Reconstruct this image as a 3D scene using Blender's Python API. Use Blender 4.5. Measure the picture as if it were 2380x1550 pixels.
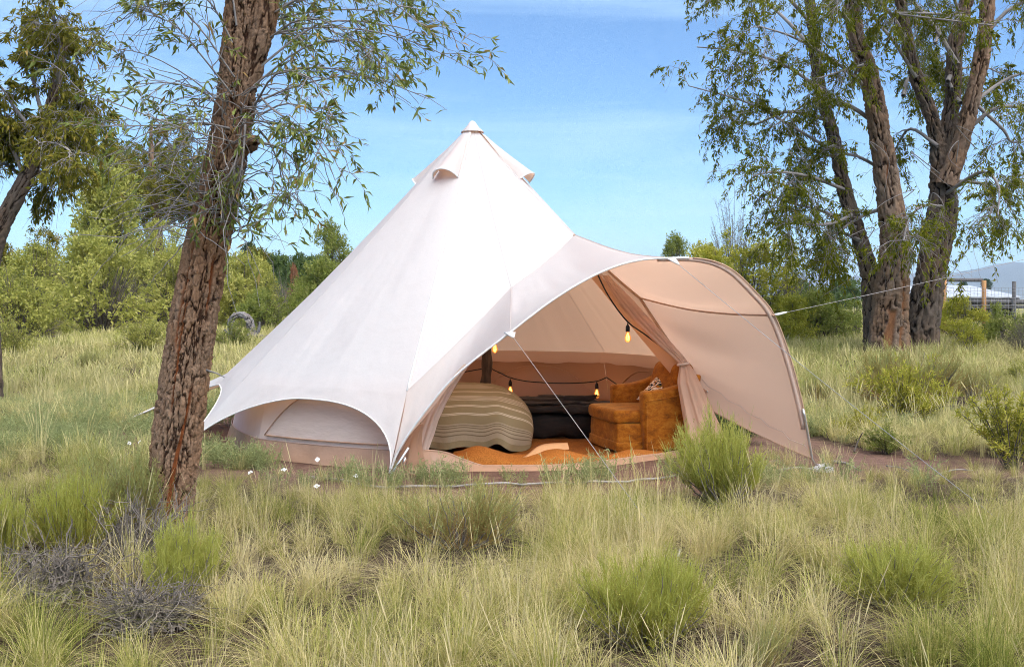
import bpy, bmesh, math, random
import numpy as np
from math import radians, pi, sin, cos

for _o in list(bpy.data.objects):
    bpy.data.objects.remove(_o)
SC = bpy.context.scene
COL = SC.collection

# ------------------------------------------------------------------ camera
FPX, CX, HY, CAMH = 2434.0, 1190.0, 695.0, 1.5      # focal length, centre column, horizon row (2380 px wide frame), eye height
cam = bpy.data.cameras.new('camera'); cam.sensor_width = 36.0
cam.lens = 36.0 * FPX / 2380.0
cam.shift_y = -(775.0 - HY) / 2380.0
cam.clip_start = 0.05; cam.clip_end = 20000
camo = bpy.data.objects.new('camera', cam); COL.objects.link(camo)
camo.location = (0, 0, CAMH); camo.rotation_euler = (radians(90), 0, 0)
SC.camera = camo

# ------------------------------------------------------------------ sky, sun, exposure
SUN_EL, SUN_AZ = 58.0, 148.0        # azimuth clockwise from +Y (view direction): to the right, a little behind the camera
w = bpy.data.worlds.new('World'); SC.world = w; w.use_nodes = True
nt = w.node_tree; nt.nodes.clear()
def wn(t, **k):
    n = nt.nodes.new(t)
    for a, b in k.items(): setattr(n, a, b)
    return n
sky = wn('ShaderNodeTexSky', sky_type='NISHITA')
sky.sun_disc = False
sky.sun_elevation = radians(SUN_EL); sky.sun_rotation = radians(SUN_AZ)
sky.altitude = 1500; sky.air_density = 1.0; sky.dust_density = 0.25; sky.ozone_density = 3.2
tc = wn('ShaderNodeTexCoord')
mp = wn('ShaderNodeMapping'); mp.inputs['Scale'].default_value = (1.0, 1.0, 7.5); mp.inputs['Rotation'].default_value = (0, radians(-7), radians(20))
nz = wn('ShaderNodeTexNoise'); nz.inputs['Scale'].default_value = 2.2; nz.inputs['Detail'].default_value = 7; nz.inputs['Roughness'].default_value = 0.58
nz.inputs['Distortion'].default_value = 0.5
rmp = wn('ShaderNodeValToRGB'); rmp.color_ramp.elements[0].position = 0.46; rmp.color_ramp.elements[1].position = 0.86
rmp.color_ramp.elements[0].color = (0, 0, 0, 1); rmp.color_ramp.elements[1].color = (0.85, 0.85, 0.85, 1)
mixw = wn('ShaderNodeMix', data_type='RGBA'); mixw.inputs[7].default_value = (5.6, 6.4, 7.6, 1)
bg = wn('ShaderNodeBackground'); bg.inputs['Strength'].default_value = 0.084
out = wn('ShaderNodeOutputWorld')
L = nt.links.new
L(tc.outputs['Generated'], mp.inputs['Vector']); L(mp.outputs[0], nz.inputs['Vector']); L(nz.outputs['Fac'], rmp.inputs[0])
L(rmp.outputs[0], mixw.inputs[0]); L(sky.outputs[0], mixw.inputs[6]); tint = wn('ShaderNodeMix', data_type='RGBA', blend_type='MULTIPLY'); tint.inputs[0].default_value = 1.0; tint.inputs[7].default_value = (0.82, 1.0, 1.12, 1)
L(mixw.outputs[2], tint.inputs[6]); L(tint.outputs[2], bg.inputs[0]); L(bg.outputs[0], out.inputs[0])

sun = bpy.data.lights.new('sun', 'SUN'); sun.energy = 3.3; sun.angle = radians(80); sun.color = (1.0, 0.95, 0.89)
suno = bpy.data.objects.new('sun', sun); COL.objects.link(suno)
suno.rotation_euler = (radians(90 - SUN_EL), 0, radians(180 - SUN_AZ))
suno.location = (8, -4, 12)

SC.view_settings.view_transform = 'Standard'; SC.view_settings.look = 'None'
SC.view_settings.gamma = 1.0; SC.view_settings.exposure = 1.09
SC.view_settings.use_curve_mapping = False
SC.render.engine = 'CYCLES'
SC.cycles.max_bounces = 4; SC.cycles.diffuse_bounces = 3; SC.cycles.transmission_bounces = 3
SC.cycles.transparent_max_bounces = 8; SC.cycles.glossy_bounces = 2
SC.cycles.use_adaptive_sampling = True; SC.cycles.adaptive_threshold = 0.03
SC.cycles.caustics_reflective = False; SC.cycles.caustics_refractive = False
SC.cycles.use_light_tree = False
SC.cycles.filter_width = 1.0
SC.cycles.sample_clamp_indirect = 6.0
SC.cycles.use_denoising = True; SC.cycles.denoising_prefilter = 'NONE'

# ------------------------------------------------------------------ numpy helpers
def rs(seed): return np.random.default_rng(seed)
def nrm(v): return v / (np.linalg.norm(v, axis=-1, keepdims=True) + 1e-9)
def sst(a, b, x):
    t = np.clip((np.asarray(x, float) - a) / (b - a), 0, 1); return t * t * (3 - 2 * t)
def hsh(i, j, k, s):
    n = (i.astype(np.int64) * 374761393 + j.astype(np.int64) * 668265263 + k.astype(np.int64) * 2147483647 + s * 1274126177) & 0xffffffff
    n = ((n ^ (n >> 13)) * 1274126177) & 0xffffffff
    n = ((n ^ (n >> 16)) * 2246822519) & 0xffffffff
    return ((n ^ (n >> 15)) & 0xffffff) / float(0xffffff)
def vnoise(p, s=0):
    p = np.asarray(p, float); i = np.floor(p); f = p - i; f = f * f * (3 - 2 * f)
    i = i.astype(np.int64); r = 0
    for a in (0, 1):
        wa = f[..., 0] if a else 1 - f[..., 0]
        for b in (0, 1):
            wb = f[..., 1] if b else 1 - f[..., 1]
            for c in (0, 1):
                wc = f[..., 2] if c else 1 - f[..., 2]
                r = r + wa * wb * wc * hsh(i[..., 0] + a, i[..., 1] + b, i[..., 2] + c, s)
    return r * 2 - 1
def fbm(p, s=0, o=4, g=0.5):
    p = np.asarray(p, float); r = 0; a = 1; t = 0
    for k in range(o):
        r = r + a * vnoise(p * 2 ** k, s + k * 7); t += a; a *= g
    return r / t
def worley(p, s=0):
    p = np.asarray(p, float); i = np.floor(p).astype(np.int64)
    f1 = np.full(p.shape[:-1], 9.0); f2 = f1.copy(); cid = np.zeros_like(f1)
    for a in (-1, 0, 1):
        for b in (-1, 0, 1):
            for c in (-1, 0, 1):
                I, J, K = i[..., 0] + a, i[..., 1] + b, i[..., 2] + c
                q = np.stack([I + hsh(I, J, K, s), J + hsh(I, J, K, s + 1), K + hsh(I, J, K, s + 2)], -1)
                d = np.linalg.norm(q - p, axis=-1)
                nf = d < f1
                f2 = np.where(nf, f1, np.minimum(f2, d)); cid = np.where(nf, hsh(I, J, K, s + 5), cid); f1 = np.where(nf, d, f1)
    return f1, f2, cid

def interp(path, t):
    """points at parameters t (0..1, by length) on a polyline"""
    path = np.asarray(path, float); d = np.r_[0, np.cumsum(np.linalg.norm(np.diff(path, axis=0), axis=1))]; d /= d[-1]
    return np.stack([np.interp(t, d, path[:, k]) for k in range(path.shape[1])], -1)
def catmull(pts, n, alpha=None):
    """smooth curve through pts, n samples, uniform in knot parameter"""
    P = np.asarray(pts, float); m = len(P)
    Q = np.vstack([2 * P[0] - P[1], P, 2 * P[-1] - P[-2]])
    u = np.linspace(0, m - 1, n); i = np.minimum(u.astype(int), m - 2); t = (u - i)[:, None]
    a, b, c, d = Q[i], Q[i + 1], Q[i + 2], Q[i + 3]
    return 0.5 * (2 * b + (c - a) * t + (2 * a - 5 * b + 4 * c - d) * t ** 2 + (3 * b - a - 3 * c + d) * t ** 3)

# ------------------------------------------------------------------ mesh helpers
class Geo:
    def __init__(self): self.V = []; self.F = []; self.A = {}; self.n = 0
    def add(self, V, F, **attr):
        V = np.asarray(V, float).reshape(-1, 3)
        for f in (F if isinstance(F, list) else [F]):
            self.F.append(np.asarray(f, np.int64) + self.n)
        for k, a in attr.items():
            self.A.setdefault(k, []).append((self.n, np.broadcast_to(np.asarray(a, float), (len(V),)).copy()))
        self.V.append(V); self.n += len(V); return self
    def mesh(self, name, smooth=True):
        V = np.concatenate(self.V); me = bpy.data.meshes.new(name)
        me.vertices.add(len(V)); me.vertices.foreach_set('co', V.astype(np.float32).ravel())
        li = np.concatenate([f.ravel() for f in self.F]); sz = np.concatenate([np.full(len(f), f.shape[1]) for f in self.F])
        st = np.r_[0, np.cumsum(sz)[:-1]]
        me.loops.add(len(li)); me.loops.foreach_set('vertex_index', li.astype(np.int32))
        me.polygons.add(len(sz)); me.polygons.foreach_set('loop_start', st.astype(np.int32)); me.polygons.foreach_set('loop_total', sz.astype(np.int32))
        me.polygons.foreach_set('use_smooth', np.full(len(sz), smooth))
        for k, lst in self.A.items():
            a = np.zeros(len(V), np.float32)
            for s, v in lst: a[s:s + len(v)] = v
            me.attributes.new(k, 'FLOAT', 'POINT').data.foreach_set('value', a)
        me.update(calc_edges=True); me.validate()
        return me

def obj(name, geo, mat, parent=None, label=None, cat=None, group=None, kind=None, smooth=True, loc=None, rot=None, scale=None):
    if isinstance(geo, Geo): me = geo.mesh(name, smooth)
    else: me = geo
    if mat is not None and me is not None and not me.materials:
        for m in (mat if isinstance(mat, (list, tuple)) else [mat]): me.materials.append(m)
    o = bpy.data.objects.new(name, me); COL.objects.link(o)
    if parent is not None: o.parent = parent
    if loc is not None: o.location = loc
    if rot is not None: o.rotation_euler = rot
    if scale is not None: o.scale = scale
    for k, v in (('label', label), ('category', cat), ('group', group), ('kind', kind)):
        if v: o[k] = v
    return o
def empty(name, loc, label, cat, group=None, rot=None, scale=None):
    o = obj(name, None, None, label=label, cat=cat, group=group, loc=loc, rot=rot, scale=scale)
    o.empty_display_size = 0.2
    return o

def gridF(r, c, closed=False):
    i = np.arange(r - 1)[:, None]; j = np.arange(c if closed else c - 1)[None, :]; j2 = (j + 1) % c
    return np.stack(np.broadcast_arrays(i * c + j, i * c + j2, (i + 1) * c + j2, (i + 1) * c + j), -1).reshape(-1, 4)
def sheet(P, away=None, **attr):
    """grid surface; with `away` its faces turn away from that point"""
    if away is not None:
        n = np.cross(P[1:, :-1] - P[:-1, :-1], P[:-1, 1:] - P[:-1, :-1]); c_ = P[:-1, :-1] - np.asarray(away)
        if np.sum(n * c_) > 0: P = P[:, ::-1]
    r, c = P.shape[:2]; g = Geo(); g.add(P.reshape(-1, 3), gridF(r, c), **attr); return g
def tube(path, rad, seg=8, cap=True, g=None, flat=1.0, **attr):
    P = np.asarray(path, float); n = len(P); R = np.broadcast_to(np.asarray(rad, float), (n,))
    T = nrm(np.gradient(P, axis=0)); N = np.zeros_like(T)
    h = np.array([0, 0, 1.0]) if abs(T[0, 2]) < 0.9 else np.array([1.0, 0, 0])
    v = nrm(h - T[0] * (h @ T[0]))
    for i in range(n):
        v = nrm(v - T[i] * (v @ T[i])); N[i] = v
    B = np.cross(T, N); a = np.linspace(0, 2 * pi, seg, endpoint=False)
    V = P[:, None] + R[:, None, None] * (np.cos(a)[None, :, None] * N[:, None] * flat + np.sin(a)[None, :, None] * B[:, None])
    F = [gridF(n, seg, True)]
    V = V.reshape(-1, 3)
    if cap:
        V = np.vstack([V, P[0], P[-1]]); k = np.arange(seg); k2 = (k + 1) % seg; m = n * seg
        F += [np.stack([np.full(seg, m), k2, k], -1), np.stack([np.full(seg, m + 1), (n - 1) * seg + k, (n - 1) * seg + k2], -1)]
    g = g or Geo(); g.add(V, F, **attr); return g
def tubes(g, P, R, seg=3, rng=None, **attr):
    """many thin tubes at once: P (n,K,3), R (n,K)"""
    n, K = P.shape[:2]; rng = rng or rs(1)
    T = nrm(np.gradient(P, axis=1)); h = nrm(rng.normal(size=(n, 1, 3)))
    N = nrm(h - T * np.sum(h * T, -1, keepdims=True)); B = np.cross(T, N)
    a = np.linspace(0, 2 * pi, seg, endpoint=False)
    V = P[:, :, None] + R[:, :, None, None] * (np.cos(a)[:, None] * N[:, :, None] + np.sin(a)[:, None] * B[:, :, None])
    F = (np.arange(n)[:, None, None] * (K * seg) + gridF(K, seg, True)[None]).reshape(-1, 4)
    at = {k: np.repeat(v, K * seg) for k, v in attr.items()}
    g.add(V, F, **at)
def ribbons(g, P, W, side, **attr):
    """flat tapering blades: P (n,K,3), W (n,K) half widths, side (n,3) or (n,K,3)"""
    n, K = P.shape[:2]
    if side.ndim == 2: side = side[:, None]
    V = np.stack([P - side * W[..., None], P + side * W[..., None]], 2)
    F = (np.arange(n)[:, None, None] * (K * 2) + gridF(K, 2)[None]).reshape(-1, 4)
    at = {k: np.repeat(v, K * 2) for k, v in attr.items()}
    g.add(V, F, **at)
def leaves(g, pos, d, Ln, Wd, rng, fold=0.25, curl=0.15, detail=True, tint=None, flatup=0.0):
    n = len(pos); d = nrm(d); r = nrm(rng.normal(size=(n, 3)) + np.array([0, 0, flatup]))
    side = nrm(np.cross(d, r)); up = np.cross(side, d)
    Ln = np.broadcast_to(Ln, (n,))[:, None]; Wd = np.broadcast_to(Wd, (n,))[:, None]
    tint = rng.random(n) if tint is None else tint
    tip = pos + d * Ln - up * Ln * curl
    m = pos + d * Ln * 0.45
    l = m - side * Wd * 0.5 + up * Wd * fold; r_ = m + side * Wd * 0.5 + up * Wd * fold
    i = np.arange(n)[:, None]
    if detail:
        V = np.stack([pos, l, m, r_, tip], 1); b = i * 5
        F = np.concatenate([b + [0, 2, 1], b + [0, 3, 2], b + [1, 2, 4], b + [2, 3, 4]])
        g.add(V, F, tint=np.repeat(tint, 5))
    else:
        V = np.stack([pos, r_, tip, l], 1); g.add(V, i * 4 + np.array([0, 1, 2, 3]), tint=np.repeat(tint, 4))
def ramify(rng, P, n, tl, th, Lr, along, spread, up, droop, wob, K=6, power=1.0):
    """n child paths growing out of the parent paths P (m,K0,3)"""
    m, K0 = P.shape[:2]; idx = rng.integers(0, m, n); t = tl + (th - tl) * rng.random(n) ** power
    f = t * (K0 - 1); i = np.minimum(f.astype(int), K0 - 2); a = (f - i)[:, None]
    p0 = P[idx, i] * (1 - a) + P[idx, i + 1] * a
    tan = nrm(P[idx, i + 1] - P[idx, i])
    d = nrm(tan * along + nrm(rng.normal(size=(n, 3))) * spread + np.array([0, 0, up]))
    Ln = rng.uniform(Lr[0], Lr[1], n)[:, None]; s = np.linspace(0, 1, K)
    W = np.cumsum(rng.normal(size=(n, K, 3)), 1) * wob; W -= W[:, :1]
    Q = p0[:, None] + (d[:, None] * s[:, None] + W / K) * Ln[:, None]
    Q[..., 2] -= droop * Ln * s[None] ** 2
    return Q, idx, t
def along_paths(rng, P, n, tl, th, power=1.0):
    m, K0 = P.shape[:2]; idx = rng.integers(0, m, n); t = tl + (th - tl) * rng.random(n) ** power
    f = t * (K0 - 1); i = np.minimum(f.astype(int), K0 - 2); a = (f - i)[:, None]
    return P[idx, i] * (1 - a) + P[idx, i + 1] * a, nrm(P[idx, i + 1] - P[idx, i]), idx
def lathe(prof, seg=12, g=None, **attr):
    prof = np.asarray(prof, float); a = np.linspace(0, 2 * pi, seg, endpoint=False)
    V = np.stack([prof[:, None, 0] * np.cos(a), prof[:, None, 0] * np.sin(a), np.broadcast_to(prof[:, None, 1], (len(prof), seg))], -1)
    g = g or Geo(); g.add(V, gridF(len(prof), seg, True), **attr); return g
def rbox(lo, hi, bev=0.03, seg=3, cuts=0):
    bm = bmesh.new(); bmesh.ops.create_cube(bm, size=1)
    lo, hi = np.array(lo), np.array(hi)
    for v in bm.verts: v.co = tuple((lo + hi) / 2 + np.array(v.co) * (hi - lo))
    bmesh.ops.bevel(bm, geom=bm.edges[:], offset=bev, segments=seg, profile=0.5, affect='EDGES')
    if cuts: bmesh.ops.subdivide_edges(bm, edges=[e for e in bm.edges if e.calc_length() > 0.12], cuts=cuts, use_grid_fill=True)
    me = bpy.data.meshes.new('box'); bm.to_mesh(me); bm.free()
    for p in me.polygons: p.use_smooth = True
    return me
def prism(poly, d0, d1, axis='y', bev=0.03, seg=3):
    """polygon in xz extruded along y (or in xy along z)"""
    bm = bmesh.new()
    vs = [bm.verts.new((x, d0, z) if axis == 'y' else (x, z, d0)) for x, z in poly]
    f = bm.faces.new(vs); ex = bmesh.ops.extrude_face_region(bm, geom=[f])
    for v in [e for e in ex['geom'] if isinstance(e, bmesh.types.BMVert)]:
        if axis == 'y': v.co.y = d1
        else: v.co.z = d1
    bmesh.ops.recalc_face_normals(bm, faces=bm.faces[:])
    if bev: bmesh.ops.bevel(bm, geom=bm.edges[:], offset=bev, segments=seg, profile=0.5, affect='EDGES')
    me = bpy.data.meshes.new('prism'); bm.to_mesh(me); bm.free()
    for p in me.polygons: p.use_smooth = True
    return me
def displace(me, fn):
    n = len(me.vertices); a = np.empty(n * 3, np.float32); me.vertices.foreach_get('co', a)
    me.vertices.foreach_set('co', fn(a.reshape(-1, 3).astype(float)).astype(np.float32).ravel()); me.update(); return me

# ------------------------------------------------------------------ terrain and photograph rays
TC = np.array([-0.446, 11.8])                          # tent centre
def terr(x, y):
    x = np.asarray(x, float); y = np.asarray(y, float)
    z = 0.30 * sst(13.5, 24, y) + 0.14 * sst(24, 38, y) + 0.15 * sst(38, 70, y)
    z = z + 3.2 * sst(46, 110, y) * sst(2, 22, -x)
    p = np.stack([x, y, 0 * x], -1)
    flat = sst(3.2, 5.0, np.hypot(x - TC[0], y - TC[1]))
    z = z + flat * (0.05 * fbm(p * 0.45, 3, 3) + 0.02 * vnoise(p * 2.1, 9)) * (1 - sst(60, 200, np.abs(y)))
    return z
def W(X, y, D):
    """world point on the ray through frame column X, row y at distance D"""
    return np.array([(X - CX) / FPX * D, D, CAMH - (y - HY) / FPX * D])
def G(X, y):
    """ground point on that ray"""
    D = CAMH * FPX / max(y - HY, 20)
    for _ in range(30):
        x = (X - CX) / FPX * D
        D += 0.6 * ((CAMH - float(terr(x, D))) * FPX / max(y - HY, 20) - D)
    return np.array([(X - CX) / FPX * D, D, float(terr((X - CX) / FPX * D, D))])
# ------------------------------------------------------------------ materials
def mat(name):
    m = bpy.data.materials.new(name); m.use_nodes = True; t = m.node_tree; t.nodes.clear()
    return m, t
class NT:
    def __init__(s, t): s.t = t
    def n(s, typ, ins=None, **k):
        x = s.t.nodes.new(typ)
        for a, b in k.items(): setattr(x, a, b)
        for a, b in (ins or {}).items():
            if isinstance(b, bpy.types.NodeSocket): s.t.links.new(b, x.inputs[a])
            else: x.inputs[a].default_value = b
        return x
    def noise(s, scale, detail=4, rough=0.55, vec=None, out='Fac', dist=0.0):
        i = {'Scale': scale, 'Detail': detail, 'Roughness': rough, 'Distortion': dist}
        if vec is not None: i['Vector'] = vec
        return s.n('ShaderNodeTexNoise', i).outputs[out]
    def ramp(s, fac, stops, interp='LINEAR'):
        r = s.n('ShaderNodeValToRGB', {0: fac}); c = r.color_ramp; c.interpolation = interp
        while len(c.elements) < len(stops): c.elements.new(0.5)
        for e, (p, col) in zip(c.elements, stops):
            e.position = p; e.color = (*col, 1) if len(col) == 3 else col
        return r.outputs[0]
    def mix(s, f, a, b, blend='MIX'):
        m = s.n('ShaderNodeMix', data_type='RGBA', blend_type=blend)
        for i, v in ((0, f), (6, a), (7, b)):
            if isinstance(v, bpy.types.NodeSocket): s.t.links.new(v, m.inputs[i])
            else: m.inputs[i].default_value = (*v, 1) if isinstance(v, tuple) and len(v) == 3 else v
        return m.outputs[2]
    def math(s, op, a, b=0.0, clamp=False):
        return s.n('ShaderNodeMath', {0: a, 1: b}, operation=op, use_clamp=clamp).outputs[0]
    def attr(s, name): return s.n('ShaderNodeAttribute', attribute_name=name).outputs['Fac']
    def obj(s): return s.n('ShaderNodeTexCoord').outputs['Object']
    def pos(s): return s.n('ShaderNodeNewGeometry').outputs['Position']
    def scale(s, vec, sc):
        return s.n('ShaderNodeMapping', {'Vector': vec, 'Scale': sc}).outputs[0]
    def bump(s, h, strength=0.3, dist=0.01, normal=None):
        i = {'Height': h, 'Strength': strength, 'Distance': dist}
        if normal is not None: i['Normal'] = normal
        return s.n('ShaderNodeBump', i).outputs[0]
    def out(s, sh): s.n('ShaderNodeOutputMaterial', {'Surface': sh})
    def bsdf(s, col, rough=0.8, normal=None, spec=0.3, metal=0.0, **k):
        i = {'Base Color': col if isinstance(col, bpy.types.NodeSocket) else (*col, 1), 'Roughness': rough, 'Specular IOR Level': spec, 'Metallic': metal}
        if normal is not None: i['Normal'] = normal
        i.update(k)
        return s.n('ShaderNodeBsdfPrincipled', i).outputs[0]
    def thin(s, sh, tcol, fac, normal=None):
        i = {'Color': tcol if isinstance(tcol, bpy.types.NodeSocket) else (*tcol, 1)}
        if normal is not None: i['Normal'] = normal
        tr = s.n('ShaderNodeBsdfTranslucent', i).outputs[0]
        return s.n('ShaderNodeMixShader', {0: fac, 1: sh, 2: tr}).outputs[0]

def leaf_mat(name, stops, trans=0.35, tcol=None, rough=0.55, spec=0.0):
    m, t = mat(name); a = NT(t)
    o = a.n('ShaderNodeObjectInfo').outputs['Random']
    f = a.math('ADD', a.attr('tint'), a.math('MULTIPLY', a.math('SUBTRACT', o, 0.5), 0.18))
    c = a.ramp(f, stops)
    sh = a.bsdf(c, rough, spec=spec) if spec > 0 else a.n('ShaderNodeBsdfDiffuse', {0: c}).outputs[0]
    tc_ = a.mix(0.5, c, tcol, 'MIX') if tcol else c
    a.out(a.thin(sh, tc_, trans)); return m
def plain_mat(name, col, rough=0.8, var=0.25, scale=8.0, bumpd=0.004, bscale=60, spec=0.3, metal=0.0, stretch=None):
    m, t = mat(name); a = NT(t); v = a.obj()
    if stretch: v = a.scale(v, stretch)
    n1 = a.noise(scale, 5, 0.6, v); n2 = a.noise(bscale, 3, 0.6, v)
    c = a.ramp(n1, [(0.25, tuple(x * (1 - var) for x in col)), (0.75, tuple(min(1, x * (1 + var)) for x in col))])
    a.out(a.bsdf(c, rough, a.bump(n2, 0.6, bumpd), spec, metal)); return m
def canvas_mat(name, col, tcol, trans, var=0.05, inside=None):
    m, t = mat(name); a = NT(t); v = a.pos()
    big = a.noise(0.9, 5, 0.6, v); dirt = a.noise(5.0, 6, 0.65, v)
    c = a.ramp(big, [(0.3, tuple(x * (1 - var) for x in col)), (0.7, col)])
    c = a.mix(a.ramp(dirt, [(0.62, (0, 0, 0)), (0.85, (0.22, 0.22, 0.22))]), c, tuple(x * y for x, y in zip(col, (0.80, 0.72, 0.62))))
    zz = a.n('ShaderNodeSeparateXYZ', {0: v}).outputs['Z']
    st = a.math('MULTIPLY', a.ramp(zz, [(0.0, (1, 1, 1)), (0.75, (0, 0, 0))]), a.ramp(a.noise(3.2, 6, 0.7, a.scale(v, (1, 1, 0.6))), [(0.45, (0, 0, 0)), (0.8, (0.55, 0.55, 0.55))]))
    c = a.mix(st, c, tuple(x * y for x, y in zip(col, (0.72, 0.60, 0.50))))
    if inside: c = a.mix(a.n('ShaderNodeNewGeometry').outputs['Backfacing'], c, inside)      # inner face: the warm interior light put into the cloth's base colour
    wv = a.n('ShaderNodeTexNoise', {'Vector': v, 'Scale': 420.0, 'Detail': 2.0}).outputs['Fac']
    soft = a.noise(7.0, 4, 0.55, a.scale(v, (1, 1, 0.45)))
    crs = a.noise(2.4, 2, 0.45, a.scale(v, (1.0, 1.0, 0.3)))
    nr = a.bump(wv, 0.25, 0.0015, a.bump(soft, 0.30, 0.02, a.bump(crs, 0.30, 0.06)))
    sh = a.bsdf(c, 0.95, nr, 0.08)
    # light that comes through the cotton takes its warm colour
    tw = a.noise(260, 2, 0.5, v)
    a.out(a.thin(sh, a.mix(tw, tuple(x * 0.93 for x in tcol), tcol), trans)); return m

M = {}
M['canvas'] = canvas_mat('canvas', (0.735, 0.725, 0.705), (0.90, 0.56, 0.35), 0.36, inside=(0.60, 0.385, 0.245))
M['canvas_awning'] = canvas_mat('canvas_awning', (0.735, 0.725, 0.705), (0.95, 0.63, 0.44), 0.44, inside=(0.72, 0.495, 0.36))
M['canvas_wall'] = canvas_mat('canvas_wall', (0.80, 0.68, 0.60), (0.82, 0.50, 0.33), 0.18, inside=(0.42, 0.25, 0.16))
M['canvas_tan'] = canvas_mat('canvas_tan', (0.72, 0.56, 0.46), (0.85, 0.58, 0.43), 0.30)
M['binding'] = plain_mat('binding', (0.76, 0.72, 0.68), 0.9, 0.1, 20, 0.001, 300)
M['binding_tan'] = plain_mat('binding_tan', (0.46, 0.29, 0.19), 0.9, 0.15, 20, 0.001, 300)
M['groundsheet'] = plain_mat('groundsheet', (0.46, 0.28, 0.18), 0.42, 0.14, 3, 0.012, 9, 0.4)
M['metal'] = plain_mat('metal', (0.62, 0.61, 0.58), 0.35, 0.1, 30, 0.0005, 200, 0.5, 0.9)
M['cord'] = plain_mat('cord', (0.36, 0.325, 0.30), 0.8, 0.15, 60, 0.001, 500)
M['cord_grey'] = plain_mat('cord_grey', (0.33, 0.33, 0.35), 0.8, 0.2, 60, 0.001, 500)
M['black'] = plain_mat('black_rubber', (0.018, 0.016, 0.014), 0.5, 0.2, 30, 0.0005, 200)
M['dark_wood'] = plain_mat('dark_wood', (0.020, 0.012, 0.008), 0.6, 0.65, 6, 0.01, 26, 0.25, 0, (1, 6, 6))
M['pole_wood'] = plain_mat('pole_wood', (0.085, 0.052, 0.030), 0.7, 0.6, 5, 0.006, 22, 0.25, 0, (6, 6, 1))
M['post_wood'] = plain_mat('post_wood', (0.42, 0.23, 0.10), 0.85, 0.35, 5, 0.006, 30, 0.2, 0, (6, 6, 1))
M['grey_wood'] = plain_mat('grey_wood', (0.13, 0.125, 0.125), 0.85, 0.45, 6, 0.008, 26, 0.2, 0, (5, 5, 1))
M['twig'] = plain_mat('twig', (0.25, 0.225, 0.205), 0.85, 0.25, 12, 0.002, 80)
M['twig_dark'] = plain_mat('twig_dark', (0.13, 0.105, 0.085), 0.85, 0.3, 12, 0.002, 80)
M['dead'] = plain_mat('dead_stem', (0.195, 0.165, 0.135), 0.9, 0.4, 10, 0.002, 80)

def bark_mat(name, outer, mid, inner, red, patch=0.55):
    m, t = mat(name); a = NT(t); v = a.obj(); cav = a.attr('cav'); wr = a.attr('worn')
    n1 = a.noise(9, 6, 0.65, a.scale(v, (2.6, 2.6, 0.6))); n2 = a.noise(55, 6, 0.75, a.scale(v, (1.8, 1.8, 0.4)))
    n3 = a.noise(160, 4, 0.7, v)
    ridge = a.ramp(a.mix(0.5, n1, n2), [(0.33, mid), (0.62, outer)])
    big = a.noise(2.6, 3, 0.5, a.scale(v, (1, 1, 0.5)))
    ridge = a.mix(a.ramp(big, [(0.42, (0, 0, 0)), (0.62, (0.75, 0.75, 0.75))]), ridge, a.ramp(n2, [(0.3, tuple(x * y for x, y in zip(mid, (1.15, 1.0, 0.85)))), (0.7, tuple(x * y for x, y in zip(outer, (1.22, 1.0, 0.8))))]))
    c = a.mix(a.ramp(cav, [(0.08, (1, 1, 1)), (0.5, (0, 0, 0))]), ridge, inner)
    redc = a.ramp(n2, [(0.3, tuple(x * 0.5 for x in red)), (0.7, red)])
    c = a.mix(wr, c, redc)
    c = a.mix(0.35, c, a.ramp(n3, [(0.3, (0.35, 0.35, 0.35)), (0.7, (1, 1, 1))]), 'MULTIPLY')
    a.out(a.bsdf(c, 0.92, a.bump(n3, 0.6, 0.004, a.bump(n2, 0.7, 0.012)), 0.15)); return m
M['bark'] = bark_mat('bark_near', (0.385, 0.255, 0.165), (0.25, 0.145, 0.087), (0.07, 0.035, 0.02), (0.38, 0.12, 0.04))
M['bark_far'] = bark_mat('bark_far', (0.29, 0.21, 0.15), (0.175, 0.115, 0.078), (0.045, 0.026, 0.016), (0.34, 0.155, 0.07))
M['bark_dark'] = bark_mat('bark_dark', (0.19, 0.15, 0.118), (0.11, 0.083, 0.062), (0.032, 0.022, 0.016), (0.26, 0.11, 0.05))

M['leaf_near'] = leaf_mat('leaf_near', [(0, (0.106, 0.116, 0.025)), (0.5, (0.162, 0.202, 0.035)), (0.9, (0.25, 0.286, 0.063)), (1, (0.353, 0.212, 0.065))], 0.3, (0.30, 0.36, 0.06), 0.5, 0.3)
M['leaf_cotton'] = leaf_mat('leaf_cotton', [(0, (0.095, 0.1, 0.013)), (0.55, (0.143, 0.161, 0.016)), (0.9, (0.247, 0.23, 0.022)), (1, (0.313, 0.164, 0.036))], 0.4, (0.34, 0.38, 0.05))
M['leaf_olive'] = leaf_mat('leaf_olive', [(0, (0.127, 0.123, 0.021)), (0.6, (0.212, 0.201, 0.031)), (1, (0.415, 0.286, 0.066))], 0.35, (0.28, 0.28, 0.05))
M['leaf_light'] = leaf_mat('leaf_light', [(0, (0.27, 0.28, 0.066)), (0.6, (0.418, 0.406, 0.105)), (1, (0.606, 0.534, 0.19))], 0.42, (0.40, 0.45, 0.08))
M['leaf_mid'] = leaf_mat('leaf_mid', [(0, (0.164, 0.191, 0.046)), (0.6, (0.268, 0.295, 0.076)), (1, (0.421, 0.384, 0.134))], 0.42, (0.32, 0.40, 0.07))
M['leaf_dark'] = leaf_mat('leaf_dark', [(0, (0.072, 0.108, 0.036)), (0.6, (0.122, 0.173, 0.055)), (1, (0.202, 0.245, 0.086))], 0.3)
M['leaf_blue'] = leaf_mat('leaf_blue', [(0, (0.045, 0.075, 0.05)), (1, (0.10, 0.14, 0.09))], 0.2)
M['leaf_grey'] = leaf_mat('leaf_grey', [(0, (0.204, 0.198, 0.12)), (1, (0.36, 0.348, 0.204))], 0.3)
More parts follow.
